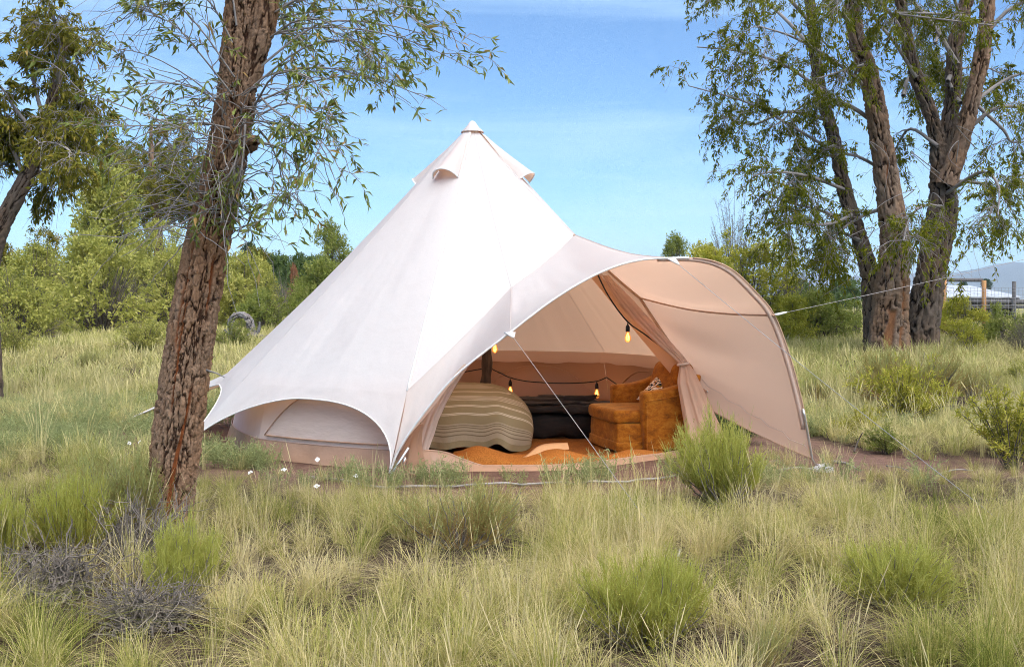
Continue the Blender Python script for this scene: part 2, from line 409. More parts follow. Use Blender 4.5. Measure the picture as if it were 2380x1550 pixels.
M['leaf_bright'] = leaf_mat('leaf_bright', [(0, (0.266, 0.276, 0.043)), (0.6, (0.458, 0.43, 0.07)), (1, (0.66, 0.559, 0.132))], 0.42, (0.45, 0.48, 0.04))
M['leaf_rust'] = leaf_mat('leaf_rust', [(0, (0.24, 0.105, 0.06)), (1, (0.36, 0.17, 0.095))], 0.2)
M['stem_green'] = leaf_mat('stem_green', [(0, (0.371, 0.252, 0.072)), (0.25, (0.342, 0.309, 0.061)), (0.6, (0.405, 0.415, 0.082)), (1, (0.57, 0.55, 0.158))], 0.42)
M['stem_orange'] = leaf_mat('stem_orange', [(0, (0.372, 0.207, 0.082)), (0.4, (0.412, 0.287, 0.105)), (0.7, (0.348, 0.356, 0.116)), (1, (0.458, 0.466, 0.184))], 0.42)

def grass_mat(name, stops):
    m, t = mat(name); a = NT(t)
    o = a.n('ShaderNodeObjectInfo').outputs['Random']
    pn = a.noise(0.8, 1, 0.6, a.pos())
    f = a.math('ADD', a.math('MULTIPLY', a.attr('tint'), 0.65), a.math('MULTIPLY', o, 0.3))
    f = a.math('ADD', f, a.math('MULTIPLY', a.math('SUBTRACT', pn, 0.63), 1.5), True)
    c = a.ramp(f, stops)
    a.out(a.thin(a.n('ShaderNodeBsdfDiffuse', {0: c}).outputs[0], c, 0.35)); return m
M['grass'] = grass_mat('grass_blades', [(0, (0.68, 0.57, 0.31)), (0.25, (0.55, 0.465, 0.185)), (0.45, (0.39, 0.375, 0.10)), (0.7, (0.225, 0.255, 0.048)), (1, (0.12, 0.16, 0.03))])
M['grass_far'] = grass_mat('grass_meadow', [(0, (0.63, 0.55, 0.27)), (0.35, (0.51, 0.465, 0.18)), (0.65, (0.36, 0.37, 0.10)), (1, (0.22, 0.27, 0.05))])
M['litter'] = grass_mat('dead_litter', [(0, (0.30, 0.235, 0.155)), (0.5, (0.16, 0.115, 0.075)), (1, (0.09, 0.062, 0.042))])
def ground_mat():
    m, t = mat('ground'); a = NT(t); p = a.pos()
    n1 = a.noise(0.8, 5, 0.6, p); n2 = a.noise(7, 6, 0.65, p); n3 = a.noise(45, 5, 0.7, p); n4 = a.noise(190, 3, 0.6, p)
    dirt = a.ramp(n2, [(0.3, (0.155, 0.088, 0.064)), (0.7, (0.245, 0.145, 0.108))])
    lit = a.ramp(n3, [(0.35, (0.034, 0.023, 0.017)), (0.55, (0.075, 0.052, 0.036)), (0.78, (0.20, 0.15, 0.10))])
    far = a.ramp(n1, [(0.3, (0.22, 0.215, 0.075)), (0.7, (0.37, 0.33, 0.14))])
    d = a.attr('dirt'); f = a.attr('far')
    c = a.mix(a.math('ADD', d, a.math('MULTIPLY', a.math('SUBTRACT', n2, 0.5), 0.9), True), lit, dirt)
    c = a.mix(a.ramp(n4, [(0.66, (0, 0, 0)), (0.74, (0.6, 0.6, 0.6))]), c, (0.34, 0.27, 0.2))
    c = a.mix(f, c, far)
    a.out(a.bsdf(c, 0.95, a.bump(n3, 0.8, 0.03, a.bump(n2, 0.6, 0.06)), 0.1)); return m
M['ground'] = ground_mat()
M['mountain'] = plain_mat('mountain_scrub', (0.13, 0.12, 0.075), 0.95, 0.35, 0.004, 1, 0.05)

def rug_mat(name, c1, c2):
    m, t = mat(name); a = NT(t); v = a.pos()
    wv = a.n('ShaderNodeTexVoronoi', {'Vector': a.scale(v, (1, 0.7, 1)), 'Scale': 80.0}).outputs['Distance']
    n = a.noise(4, 4, 0.6, v)
    c = a.mix(wv, a.ramp(n, [(0.3, c2), (0.7, c1)]), tuple(x * 0.68 for x in c2))
    a.out(a.bsdf(c, 0.95, a.bump(wv, -0.6, 0.008), 0.1)); return m
M['rug'] = rug_mat('jute_rug', (0.60, 0.235, 0.05), (0.44, 0.15, 0.028))
M['rug_fold'] = plain_mat('rug_underside', (0.66, 0.36, 0.17), 0.9, 0.1, 8, 0.002, 150)
M['floor'] = rug_mat('floor_mat', (0.42, 0.165, 0.035), (0.30, 0.10, 0.02))

def velvet_mat():
    m, t = mat('amber_velvet'); a = NT(t); v = a.obj()
    n = a.noise(8.0, 9, 0.8, a.scale(v, (1, 1, 1.6)), dist=0.25); n2 = a.noise(300, 2, 0.5, v)
    c = a.ramp(n, [(0.34, (0.13, 0.032, 0.003)), (0.5, (0.33, 0.10, 0.006)), (0.68, (0.52, 0.21, 0.022))])
    b = a.n('ShaderNodeBsdfPrincipled', {'Base Color': c, 'Roughness': 0.75, 'Sheen Weight': 0.5, 'Sheen Roughness': 0.4, 'Sheen Tint': (1, 0.6, 0.2, 1), 'Specular IOR Level': 0.15,
        'Normal': a.bump(n2, 0.4, 0.002, a.bump(n, 0.3, 0.02))}).outputs[0]
    a.out(b); return m
M['velvet'] = velvet_mat()
def duvet_mat():
    m, t = mat('striped_duvet'); a = NT(t); s = a.attr('stripe'); v = a.obj()
    ol = (0.30, 0.235, 0.125); cr = (0.56, 0.47, 0.33); pl = (0.385, 0.31, 0.20); dk = (0.20, 0.15, 0.085)
    st = []
    def line(p, c, w_): st.append((p - w_, p + w_, c))
    for p in (0.10, 0.125, 0.15, 0.175): line(p, pl, 0.012)
    st.sort()
    bands = [(0.02, 0.155, pl), (0.255, 0.267, cr), (0.272, 0.284, cr), (0.375, 0.387, cr), (0.392, 0.404, cr), (0.485, 0.575, pl), (0.485, 0.493, cr), (0.502, 0.507, dk),
             (0.513, 0.518, cr), (0.546, 0.551, cr), (0.556, 0.560, dk), (0.566, 0.575, cr), (0.665, 0.676, cr), (0.681, 0.690, cr), (0.77, 0.86, pl)]
    c = None; base = a.mix(a.noise(60, 4, 0.6, a.scale(v, (1, 1, 8))), tuple(x * 0.9 for x in ol), ol)
    c = base
    for lo, hi, col in bands:
        f = a.math('MULTIPLY', a.math('GREATER_THAN', s, lo), a.math('LESS_THAN', s, hi))
        c = a.mix(f, c, col)
    for p in (0.055, 0.085, 0.115, 0.135):
        f = a.math('COMPARE', s, p); 
        f.node.inputs[2].default_value = 0.004
        c = a.mix(f, c, dk)
    wv = a.noise(350, 2, 0.5, v)
    a.out(a.bsdf(c, 0.92, a.bump(wv, 0.3, 0.002, a.bump(a.noise(9, 4, 0.6, v), 0.35, 0.03)), 0.1)); return m
M['duvet'] = duvet_mat()
def cushion_mat():
    m, t = mat('patterned_cushion'); a = NT(t); v = a.obj()
    wv = a.n('ShaderNodeTexWave', {'Vector': a.scale(v, (1, 1, 1)), 'Scale': 7.0, 'Distortion': 9.0, 'Detail': 2.0, 'Detail Scale': 2.2}, wave_type='BANDS', bands_direction='DIAGONAL').outputs['Fac']
    n = a.noise(11, 2, 0.5, v)
    hue = a.ramp(n, [(0.40, (0.02, 0.022, 0.03)), (0.47, (0.16, 0.14, 0.02)), (0.53, (0.45, 0.15, 0.02)), (0.60, (0.02, 0.022, 0.03))], 'CONSTANT')
    c = a.mix(a.ramp(wv, [(0.50, (0, 0, 0)), (0.56, (1, 1, 1))]), (0.74, 0.63, 0.5), hue)
    a.out(a.bsdf(c, 0.9, a.bump(a.noise(200, 2, 0.5, v), 0.3, 0.002), 0.1)); return m
M['cushion'] = cushion_mat()
def emis(name, col, s, mixt=None):
    m, t = mat(name); a = NT(t); e = a.n('ShaderNodeEmission', {'Color': (*col, 1), 'Strength': s}).outputs[0]
    if mixt is not None:
        tr = a.n('ShaderNodeBsdfTransparent', {'Color': (1, 0.86, 0.66, 1)}).outputs[0]
        e = a.n('ShaderNodeMixShader', {0: mixt, 1: tr, 2: e}).outputs[0]
        gl = a.n('ShaderNodeBsdfGlossy', {'Roughness': 0.08}).outputs[0]
        e = a.n('ShaderNodeMixShader', {0: 0.06, 1: e, 2: gl}).outputs[0]
    a.out(e); return m
M['bulb'] = emis('bulb_glass', (1.0, 0.27, 0.03), 0.75, 0.5)
M['filament'] = emis('bulb_filament', (1.0, 0.45, 0.10), 8.0)
def mesh_mat():
    m, t = mat('window_mesh'); a = NT(t); v = a.pos()
    n = a.noise(2.4, 4, 0.55, v)
    sh = a.thin(a.bsdf(a.ramp(n, [(0.3, (0.74, 0.62, 0.54)), (0.7, (0.82, 0.71, 0.63))]), 0.9, a.bump(a.noise(5, 3, 0.5, a.scale(v, (1, 1, 3))), 0.5, 0.03), 0.1), (0.8, 0.6, 0.48), 0.3)
    tr = a.n('ShaderNodeBsdfTransparent').outputs[0]
    a.out(a.n('ShaderNodeMixShader', {0: 0.86, 1: tr, 2: sh}).outputs[0]); return m
M['window'] = mesh_mat()
M['white'] = plain_mat('white_petal', (0.82, 0.82, 0.80), 0.7, 0.05, 20)
M['yellow'] = plain_mat('yellow_centre', (0.6, 0.45, 0.05), 0.7, 0.1, 20)
M['fluff'] = plain_mat('white_fluff', (0.78, 0.78, 0.78), 0.95, 0.12, 30, 0.01, 60)
M['roof_metal'] = plain_mat('roof_metal', (0.52, 0.54, 0.57), 0.5, 0.25, 1.5, 0.01, 12, 0.4, 0.2, (1, 6, 1))
M['shed_dark'] = plain_mat('shed_boards', (0.06, 0.05, 0.045), 0.9, 0.5, 3, 0.01, 20)
M['herb'] = leaf_mat('herb_leaf', [(0, (0.22, 0.25, 0.09)), (1, (0.36, 0.39, 0.17))], 0.35)
M['drift'] = bark_mat('driftwood', (0.30, 0.29, 0.29), (0.17, 0.165, 0.17), (0.03, 0.03, 0.032), (0.2, 0.19, 0.18))
# ------------------------------------------------------------------ ground, mountains
def dirt_mask(x, y):
    """bare red soil round the tent (1) against litter and grass (0)"""
    x = np.asarray(x, float); y = np.asarray(y, float)
    d = np.hypot(x - TC[0], y - TC[1])
    m = 1 - sst(3.3, 3.9, d)
    def blob(X, yy, rx, ry, pw=1.0):
        c = G(X, yy); q = np.hypot((x - c[0]) / rx, (y - c[1]) / ry)
        return 1 - sst(0.7, 1.15, q)
    for a in ((1250, 1125, 1.75, 0.85), (950, 1135, 1.1, .5), (1960, 1075, 1.35, 1.1), (2130, 1085, 1.7, 0.75), (1780, 1040, 0.9, 1.1), (730, 1108, 1.35, 0.75), (260, 1025, 1.6, 0.75), (30, 1020, 0.9, 0.5), (2260, 1190, 0.5, 0.3), (2020, 1100, 1.1, .35)):
        m = np.maximum(m, blob(*a))
    return m
xs = np.unique(np.r_[[-6000, -2500, -1000, -450, -220, -120, -80], np.arange(-60, -16, 4), np.arange(-16, 16.01, 0.17), np.arange(18, 61, 4), [80, 120, 220, 450, 1000, 2500, 6000]])
ys = np.unique(np.r_[[-800, -200, -60, -20, -6], np.arange(0, 24, 0.17), np.arange(24, 60, 1.0), np.arange(60, 130, 6), [150, 200, 300, 600, 1200, 2500, 6000]])
gx, gy = np.meshgrid(xs, ys)
gz = terr(gx, gy)
pp = np.stack([gx, gy, gz], -1)
dm = dirt_mask(gx, gy) * (gy < 30)
obj('ground', sheet(pp, dirt=dm.ravel(), far=sst(18, 34, gy).ravel()), M['ground'], kind='structure')

def mountains():
    g = Geo(); n = 220; az = np.linspace(radians(-75), radians(80), n)
    deg = np.degrees(az)
    def prof(seed, base, amp):
        p = np.stack([deg * 0.22, 0 * deg, 0 * deg], -1)
        return base + amp * fbm(p, seed, 5, 0.55)
    hgt = (0.017 + 0.008 * sst(6, 24, deg) + 0.007 * sst(22, 25.5, deg) * (1 - sst(26, 30, deg))) + 0.006 * fbm(np.stack([deg * 0.5, 0 * deg, 0 * deg], -1), 5, 5, 0.55)
    hgt = np.where(deg < 5, 0.012 + 0.004 * fbm(np.stack([deg * 0.4, 0 * deg, 0 * deg + 3], -1), 8, 4), hgt)
    R0 = 5200.0; rows = []
    for k, s in enumerate(np.linspace(0, 1, 14)):
        r = R0 - 900 * (1 - s)
        z = R0 * hgt * s ** 1.1 * (1 + 0.22 * (1 - s) * fbm(np.stack([deg * 0.9, 0 * deg + s * 3, 0 * deg], -1), 11, 4)) - 3 * (1 - s)
        rows.append(np.stack([r * np.sin(az), r * np.cos(az), z], -1))
    for s in (0.6, 0.0):
        r = R0 + 600 * (1 - s)
        rows.append(np.stack([r * np.sin(az), r * np.cos(az), R0 * hgt * s - 3], -1))
    obj('mountains', sheet(np.array(rows)), M['mountain'], kind='structure')
mountains()

# ------------------------------------------------------------------ the bell tent
ZA, RS, ZS = 3.46, 2.70, 0.70
tent = empty('bell_tent', (TC[0], TC[1], 0), 'off white canvas bell tent with a wide arched awning over its open door', 'tent')
def tl(P): return np.asarray(P, float) - np.array([TC[0], TC[1], 0])       # world -> tent space
def part(name, geo, m, parent=tent, **k): return obj(name, geo, m, parent, **k)
def pol(th, r, z): th = np.radians(th); return np.stack([r * np.cos(th), r * np.sin(th), z + 0 * th], -1)
def cone_r(f): return 0.03 + (RS - 0.03) * f
def cone_z(f): return ZA + (ZS - ZA) * f - 0.05 * np.sin(pi * f)
CORN = [(-100, None), (-144, (3.34, 0.05)), (-183, (4.12, 0.06)), (-226, (3.35, 0.06)), (-268, (3.3, 0.06)), (-310, (3.3, 0.06)), (-352, (3.0, 0.06)), (-394, (2.84, 0.60))]
PL = tl(W(905, 1112, 8.72)); PL[2] = 0.05
PR = tl(W(1890, 1072, 9.40)); PR[2] = 0.06
def corner_pt(k):
    th, e = CORN[k]
    return PL if e is None else pol(th, e[0], e[1])
NC = 41
def polyfac(u, half, amt): return 1 - amt * (1 - np.cos(half) / np.cos((u - 0.5) * 2 * half))
def sector(k):
    a, b = CORN[k][0], CORN[k + 1][0]
    u = np.linspace(0, 1, NC); u = 0.5 - 0.5 * np.cos(pi * u) * (0.35 + 0.65 * 1) if False else u
    th = a + (b - a) * u; half = radians(abs(b - a)) / 2
    pf = polyfac(u, half, 0.28)
    rows = []
    ca, cb = corner_pt(k), corner_pt(k + 1)
    def seam_row(f):
        wr = ((0.010 if k > 1 else 0.006) * f ** 2 * vnoise(np.stack([u * 24 + k * 9, 0 * u + f * 1.6, 0 * u], -1), 4) + 0.010 * f * vnoise(np.stack([u * 5 + k * 3, 0 * u + f * 2.4, 0 * u + 7], -1), 24)) * np.sin(pi * u) ** 0.5
        r = cone_r(f) * (1 - (1 - pf) * min(1, f * 1.2)) - 0.035 * np.sin(pi * u) ** 2 * sin(pi * f) + wr
        return pol(th, r, cone_z(f) + wr)
    for f in np.linspace(0, 1, 30): rows.append(seam_row(f))
    base = rows[-1]
    wa, wb = np.clip(1 - 2 * u, 0, 1), np.clip(2 * u - 1, 0, 1)
    pa = {0: 3.4, 1: 4.5, 2: 1.8}.get(k, 2.6); pb = {0: 1.9, 1: 1.7}.get(k, 2.6)
    wz = wa ** pa + wb ** pb
    rm = RS * pf + 0.09; zm = 0.60
    mid = pol(th, rm, zm)
    edge = mid * (1 - wz)[:, None] + ca * (wa ** pa)[:, None] + cb * (wb ** pb)[:, None]
    for s in np.linspace(0, 1, 13)[1:]:
        q = base * (1 - s) + edge * s
        wr = 0.007 * np.sin(pi * s) * vnoise(np.stack([u * 22 + k * 9, 0 * u + s * 1.5, 0 * u], -1), 14)
        q[:, 2] += wr
        rows.append(q)
    P = np.array(rows)
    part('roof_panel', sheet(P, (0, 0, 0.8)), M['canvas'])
    part('hem', tube(P[-1], 0.007, 6), M['binding'])
    if k < 7: part('seam', tube(P[:30, -1] + 0.0005 * nrm(P[:30, -1]), 0.0026, 5, flat=0.5), M['canvas'])
    return P
SEC = [sector(k) for k in range(7)]
# the door side: apex -> door frame (S) -> awning arch (A)
S0 = SEC[0][29, 0]; S5 = SEC[6][29, -1]
K1 = tl(W(1188, 668, 10.0)); K2 = tl(W(1336, 546, 10.75)); K3 = tl(W(1490, 693, 10.62)); S4 = tl(W(1588, 838, 10.45)); S5b = tl(W(1612, 932, 10.35))
ARCH = [PL, tl(W(930, 1040, 8.72)), tl(W(985, 960, 8.70)), tl(W(1060, 872, 8.68)), tl(W(1185, 773, 8.68)), tl(W(1290, 694, 8.70)), tl(W(1390, 636, 8.75)), tl(W(1475, 607, 8.82)),
        tl(W(1560, 600, 8.90)), tl(W(1640, 603, 8.98)), tl(W(1702, 627, 9.06)), tl(W(1760, 682, 9.14)), tl(W(1800, 733, 9.20)), tl(W(1836, 828, 9.28)), tl(W(1868, 950, 9.35)), PR]
NA = 121
arch = catmull(ARCH, NA)
iG1, iG2, iG3 = 4 * 8, 8 * 8, 12 * 8
def spline_seg(pts, counts):
    out = []
    for (a, b, bow), n in zip(pts, counts):
        t = np.linspace(0, 1, n, endpoint=False)[:, None]
        out.append(a * (1 - t) + b * t + np.array(bow) * np.sin(pi * t))
    out.append(np.array([pts[-1][1]])); return np.vstack(out)
frame = spline_seg([(S0, K1, (0, 0, -0.02)), (K1, K2, (0, 0.0, -0.03)), (K2, K3, (0.0, 0, -0.03)), (K3, S4, (0, 0, -0.01)), (S4, S5b, (0, 0, 0))], [iG1, iG2 - iG1, iG3 - iG2, NA - 1 - iG3 - 9, 9])
# awning cloth
rows = []
idx = np.arange(NA)
knots = np.array([0, iG1, iG2, iG3, NA - 1])
seglen = np.interp(idx, knots, np.arange(5)); fr = seglen - np.floor(seglen)
slack = np.sin(pi * np.clip(fr, 0, 1)) ** 1.0
for s in np.linspace(0, 1, 26):
    q = frame * (1 - s) + arch * s
    q[:, 2] -= (0.10 * slack + 0.05) * sin(pi * s) * (1 - 0.6 * sst(iG3, NA - 1, idx))
    wr = 0.020 * sin(pi * s) * fbm(np.stack([idx * 0.16, 0 * idx + s * 1.2, 0 * idx], -1), 21, 3) * (1 - 0.85 * sst(NA - 16, NA - 8, idx))
    q[:, 2] += wr; q[:, 1] -= wr
    # taut creases that fan out from the curtain tie towards the arch
    fan = 0.060 * sin(pi * min(1, s * 1.15)) * (1 - s) * np.sin(idx * 0.62) * sst(iG3 - 6, iG3 + 6, idx) * (1 - sst(NA - 19, NA - 10, idx))
    q[:, 1] -= fan
    rows.append(q)
AW = np.array(rows)
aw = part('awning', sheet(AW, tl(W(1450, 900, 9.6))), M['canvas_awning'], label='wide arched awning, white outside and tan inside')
obj('hem', tube(AW[-1][:iG2 + 5], 0.009, 8), M['binding'], aw)
obj('hem', tube(AW[-1][iG2 + 5:], 0.007, 8), M['binding_tan'], aw)
obj('seam', tube(AW[:, iG3] + np.array([-0.01, -0.012, 0]), 0.008, 6), M['binding_tan'], aw)
obj('seam', tube(AW[:, iG2] + np.array([0, 0, 0.002]), 0.003, 6), M['canvas_awning'], aw)
obj('seam', tube(AW[:, iG1] + np.array([0, -0.003, 0.002]), 0.003, 6), M['canvas_awning'], aw)
sl = np.array([AW[i, NA - 1 - 7 + int(6 * i / 25)] for i in range(26)]) + np.array([-0.012, -0.012, 0])
obj('seam', tube(sl, 0.004, 6), M['canvas_tan'], aw)
# sleeve for the arch pole on the right leg, and the bare pole ends
sleeve = AW[-1][iG3 - 34:NA - 5] + np.array([-0.035, 0.015, -0.012])
obj('pole_sleeve', tube(sleeve, 0.022, 8, flat=0.8), M['canvas_tan'], aw)
part('arch_pole', tube(np.vstack([AW[-1][NA - 9:] + np.array([-0.012, -0.016, 0]), tl(W(1905, 1096, 9.38))]), 0.011, 8), M['metal'])
part('arch_pole', tube(np.array([tl(W(950, 1040, 8.64)), tl(W(920, 1085, 8.62)), tl(W(893, 1134, 8.58))]), 0.010, 8), M['metal'])
part('hem', tube(AW[:, -1], 0.007, 6), M['binding_tan'])
# roof over the door
rows = []
for f in np.linspace(0.012, 1, 30):
    q = np.array([0, 0, ZA]) * (1 - f) + frame * f
    q[:, 2] -= 0.05 * sin(pi * f)
    rows.append(q)
DR = np.array(rows)
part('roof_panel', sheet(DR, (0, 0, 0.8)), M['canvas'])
sm = (SEC[0][:30, 0] + DR[:, 0]) / 2; part('seam', tube(sm + 0.004 * nrm(sm * np.array([1, 1, 0]) + np.array([0, 0, 0.9])), 0.009, 8, flat=0.5), M['binding'])
for i in (iG1, iG2): part('seam', tube(DR[:, i] + np.array([0.0005, -0.001, 0.0005]), 0.0026, 5, flat=0.5), M['canvas'])
part('seam', tube(frame[:iG2] + np.array([0, -0.001, 0.001]), 0.0026, 5, flat=0.6), M['canvas'])
part('door_edge', tube(frame[iG2:] + np.array([-0.012, -0.01, 0]), 0.014, 8), M['binding_tan'])
# cap and vents
cap = [(0.012, ZA + 0.045), (0.03, ZA + 0.035), (0.075, ZA - 0.03), (0.125, ZA - 0.075), (0.130, ZA - 0.088), (0.122, ZA - 0.086)]
part('cap', lathe(cap[::-1], 24), M['canvas'])
for thc in (-115, 157, -24, 66):
    n1, n2 = 15, 12; g = np.zeros((n1, n2, 3)); v = np.linspace(-1, 1, n2)
    for i, s in enumerate(np.linspace(0, 1, n1)):
        f = 0.045 + 0.185 * s
        th = thc + v * 13.5; lift = (0.004 + 0.125 * s ** 1.2) * (1 - v ** 2) ** 0.8
        g[i] = pol(th, cone_r(f) + 0.006 + lift * 0.72, cone_z(f) + 0.004 + lift * 0.69)
    vent = part('vent_hood', sheet(g, (0, 0, 2.2)), M['canvas_awning'])
    obj('hem', tube(g[-1], 0.008, 6), M['binding'], vent)
    inn = np.array([pol(thc + v * 12, cone_r(0.20) + 0.012 + (1 - v ** 2) * (0.005 + 0.07 * s), cone_z(0.20) + 0.0 + (1 - v ** 2) * (0.005 + 0.06 * s)) for s in (0, 1)])
    obj('vent_screen', sheet(inn), M['canvas_tan'], vent)
# walls: corners of their own, from the right door edge round the back to the left door edge
WC = [-100, -137, -183, -226, -268, -310, -352, -394]
def wall_pt(th, half_mid, amt, r, z): return pol(th, r, z)
for k in range(7):
    a, b = WC[k], WC[k + 1]; u = np.linspace(0, 1, 37); th = a + (b - a) * u; half = radians(abs(b - a)) / 2
    pf = polyfac(u, half, 0.40)
    rows = []; rowsg = []
    for s in np.linspace(0, 1, 16):
        z = 0.70 - 0.54 * s
        wr = 0.018 * vnoise(np.stack([u * 9 + k * 5, 0 * u + s * 0.8, 0 * u], -1), 31) * sin(pi * min(1, s + .1))
        rows.append(pol(th, (2.56 + 0.13 * s) * pf + wr, z))
    for s in np.linspace(0, 1, 6):
        wr = 0.02 * vnoise(np.stack([u * 12 + k * 5, 0 * u + s * 1.4, 0 * u], -1), 37) * s
        rowsg.append(pol(th, (2.70 + 0.035 * s) * pf + wr, 0.175 - 0.170 * s))
    wp = part('wall_panel', sheet(np.array(rows), (0, 0, 0.4)), M['canvas_wall'] if k != 1 else M['canvas'])  # second panel takes the whiter cloth, its sunlit look put into the colour
    obj('hem', tube(np.array(rowsg)[0] + np.array([0, 0, 0.003]), 0.005, 6), M['canvas_tan'], wp)
    part('ground_sheet', sheet(np.array(rowsg)), M['groundsheet'])
    # arched screen window with its zip, one in each panel that faces the camera from either side
    if k in (0, 3, 4, 5):
        uu = np.linspace(0.07, 0.93, 45); t2 = a + (b - a) * uu; pf2 = polyfac(uu, half, 0.40)
        top = 0.22 + 0.42 * np.clip(1 - np.abs(2 * (uu - 0.5) / 0.86) ** 2.6, 0, 1)
        if k == 0:
            g = np.array([pol(t2, (2.70 - 0.10 * s * (top - 0.22) / 0.42) * pf2, 0.22 + (top - 0.22) * s) for s in np.linspace(0, 1, 12)])
            win = obj('window', sheet(g), M['window'], wp)
            arc = g[-1] + 0.012 * nrm(g[-1] * np.array([1, 1, 0]))
            obj('window_trim', tube(arc, 0.010, 6, flat=0.5), M['binding_tan'], win)
            obj('window_trim', tube(g[0] + 0.012 * nrm(g[0] * np.array([1, 1, 0])), 0.008, 6), M['binding_tan'], win)
            for dz in (0.30, 0.36):      # folds of the rolled-down flap inside the screen
                line = pol(t2[8:38], 2.56 * pf2[8:38], dz + 0.05 * np.sin(np.linspace(0, pi, 30)) - 0.06 * np.linspace(0, 1, 30))
                obj('rolled_flap', tube(line, 0.018, 6), M['canvas_tan'], win)
        else:
            arc = pol(t2, (2.62 - 0.10 * (top - 0.26) / 0.42) * pf2, top - 0.04)
            obj('window_trim', tube(arc, 0.017, 6, flat=0.4), M['binding_tan'], wp)
            g = np.array([pol(t2, (2.60) * pf2 - 0.004, 0.2 + (top - 0.24) * s) for s in np.linspace(0, 1, 8)])
# inner hem edge that hangs where roof meets wall
for k in range(2, 7):
    a, b = WC[k], WC[k + 1]; u = np.linspace(0, 1, 33); th = a + (b - a) * u; pf = polyfac(u, radians(abs(b - a)) / 2, 0.4)
    drop = 0.012 * vnoise(np.stack([u * 12, 0 * u + k, 0 * u], -1), 5)
    g = np.array([pol(th, (2.52 - 0.03 * s) * pf, 0.80 - 0.13 * s + drop * s - 0.02 * np.sin(pi * u) * s) for s in np.linspace(0, 1, 6)])
    part('inner_valance', sheet(g), M['canvas_tan'])
# raised sill of the ground sheet across the door
top = [(930, 1066, 9.02), (965, 1052, 9.05), (1000, 1047, 9.15), (1040, 1053, 9.2), (1078, 1068, 9.2), (1139, 1085, 9.2), (1259, 1090, 9.22), (1340, 1090, 9.3), (1413, 1079, 9.5), (1500, 1061, 9.8), (1581, 1047, 10.05), (1625, 1038, 10.2)]
tp = catmull([tl(W(*p)) for p in top], 90); tp[:, 2] = np.maximum(tp[:, 2], 0.035)
rows = []
inw = nrm(tp * np.array([1, 1, 0]))
for s in np.linspace(0, 1, 9):
    q = tp.copy(); q[:, 2] = tp[:, 2] * (1 - s) + 0.004 * s
    q += inw * (0.10 * s ** 0.7 + 0.025 * sin(pi * s) * vnoise(np.stack([np.arange(90) * 0.22, 0 * q[:, 0], 0 * q[:, 0]], -1), 8)[:, None])
    rows.append(q)
sill = part('door_sill', sheet(np.array(rows)), M['groundsheet'], label='tan waterproof sill across the open door')
obj('hem', tube(tp, 0.010, 8), M['binding_tan'], sill)
# tied-back door curtains
def curtain(path, widths, thick, seed, pleats=9):
    P = catmull([tl(W(*p)) for p in path], 60); wd = np.interp(np.linspace(0, 1, 60), np.linspace(0, 1, len(widths)), widths)
    a = np.linspace(0, 2 * pi, 72, endpoint=False); rng = rs(seed); ph = rng.random(4) * 6
    t = np.linspace(0, 1, 60)[:, None]
    pl = 1 + 0.20 * np.sin(pleats * a + ph[0] + 1.5 * np.sin(3 * t + ph[1])) + 0.10 * np.sin((pleats * 2 - 3) * a + ph[2] + 2 * t)
    X = np.cos(a) * pl * wd[:, None] / 2; Y = np.sin(a) * pl * wd[:, None] * thick / 2
    V = P[:, None] + X[..., None] * np.array([1, 0, 0]) + Y[..., None] * np.array([0, 1, 0])
    g = Geo(); g.add(V, gridF(60, 72, True)); return g, P
g, P = curtain([(1408, 640, 10.35), (1448, 692, 10.25), (1492, 745, 10.2), (1545, 800, 10.15), (1588, 845, 10.1), (1600, 890, 10.02), (1618, 950, 9.95), (1634, 1000, 9.9), (1640, 1030, 9.88)],
               [0.05, 0.13, 0.15, 0.13, 0.085, 0.19, 0.25, 0.30, 0.34], 0.55, 4)
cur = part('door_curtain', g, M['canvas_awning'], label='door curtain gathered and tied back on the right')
tie = tl(W(1588, 846, 10.06)); a = np.linspace(0, 2 * pi, 20)
obj('tie', tube(np.stack([tie[0] + 0.052 * np.cos(a), tie[1] + 0.035 * np.sin(a), tie[2] + 0.008 * np.cos(a)], -1), 0.012, 6), M['canvas_tan'], cur)
g, P = curtain([(1085, 846, 9.2), (1040, 905, 9.2), (1008, 960, 9.2), (990, 1010, 9.2), (978, 1056, 9.15)], [0.05, 0.09, 0.12, 0.12, 0.09], 0.6, 9, 7)
part('door_curtain', g, M['canvas_tan'], label='narrow fold of door curtain on the left')
g, P = curtain([(975, 985, 9.0), (960, 1030, 9.0), (955, 1070, 8.98), (950, 1092, 8.97)], [0.05, 0.12, 0.20, 0.22], 0.5, 12, 5)
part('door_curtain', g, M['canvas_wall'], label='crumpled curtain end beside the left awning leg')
loop = [tl(W(*p)) for p in ((945, 1066, 8.9), (938, 1080, 8.88), (945, 1096, 8.86), (962, 1102, 8.86), (975, 1094, 8.88))]
part('strap', tube(catmull(loop, 24), 0.012, 6, flat=0.4), M['binding_tan'])
part('buckle', tube(np.array([tl(W(941, 1062, 8.9)), tl(W(938, 1084, 8.9))]), 0.013, 6), M['metal'])
# centre pole
part('centre_pole', tube(catmull([(0.16, 0.02, 0.0), (0.135, 0.0, 0.4), (0.165, 0, 0.8), (0.12, 0, 1.3), (0.09, 0, 2.0), (0.04, 0, 2.8), (0, 0, 3.42)], 50), 0.058 + 0.006 * np.sin(np.arange(50) * 1.3), 14), M['pole_wood'])
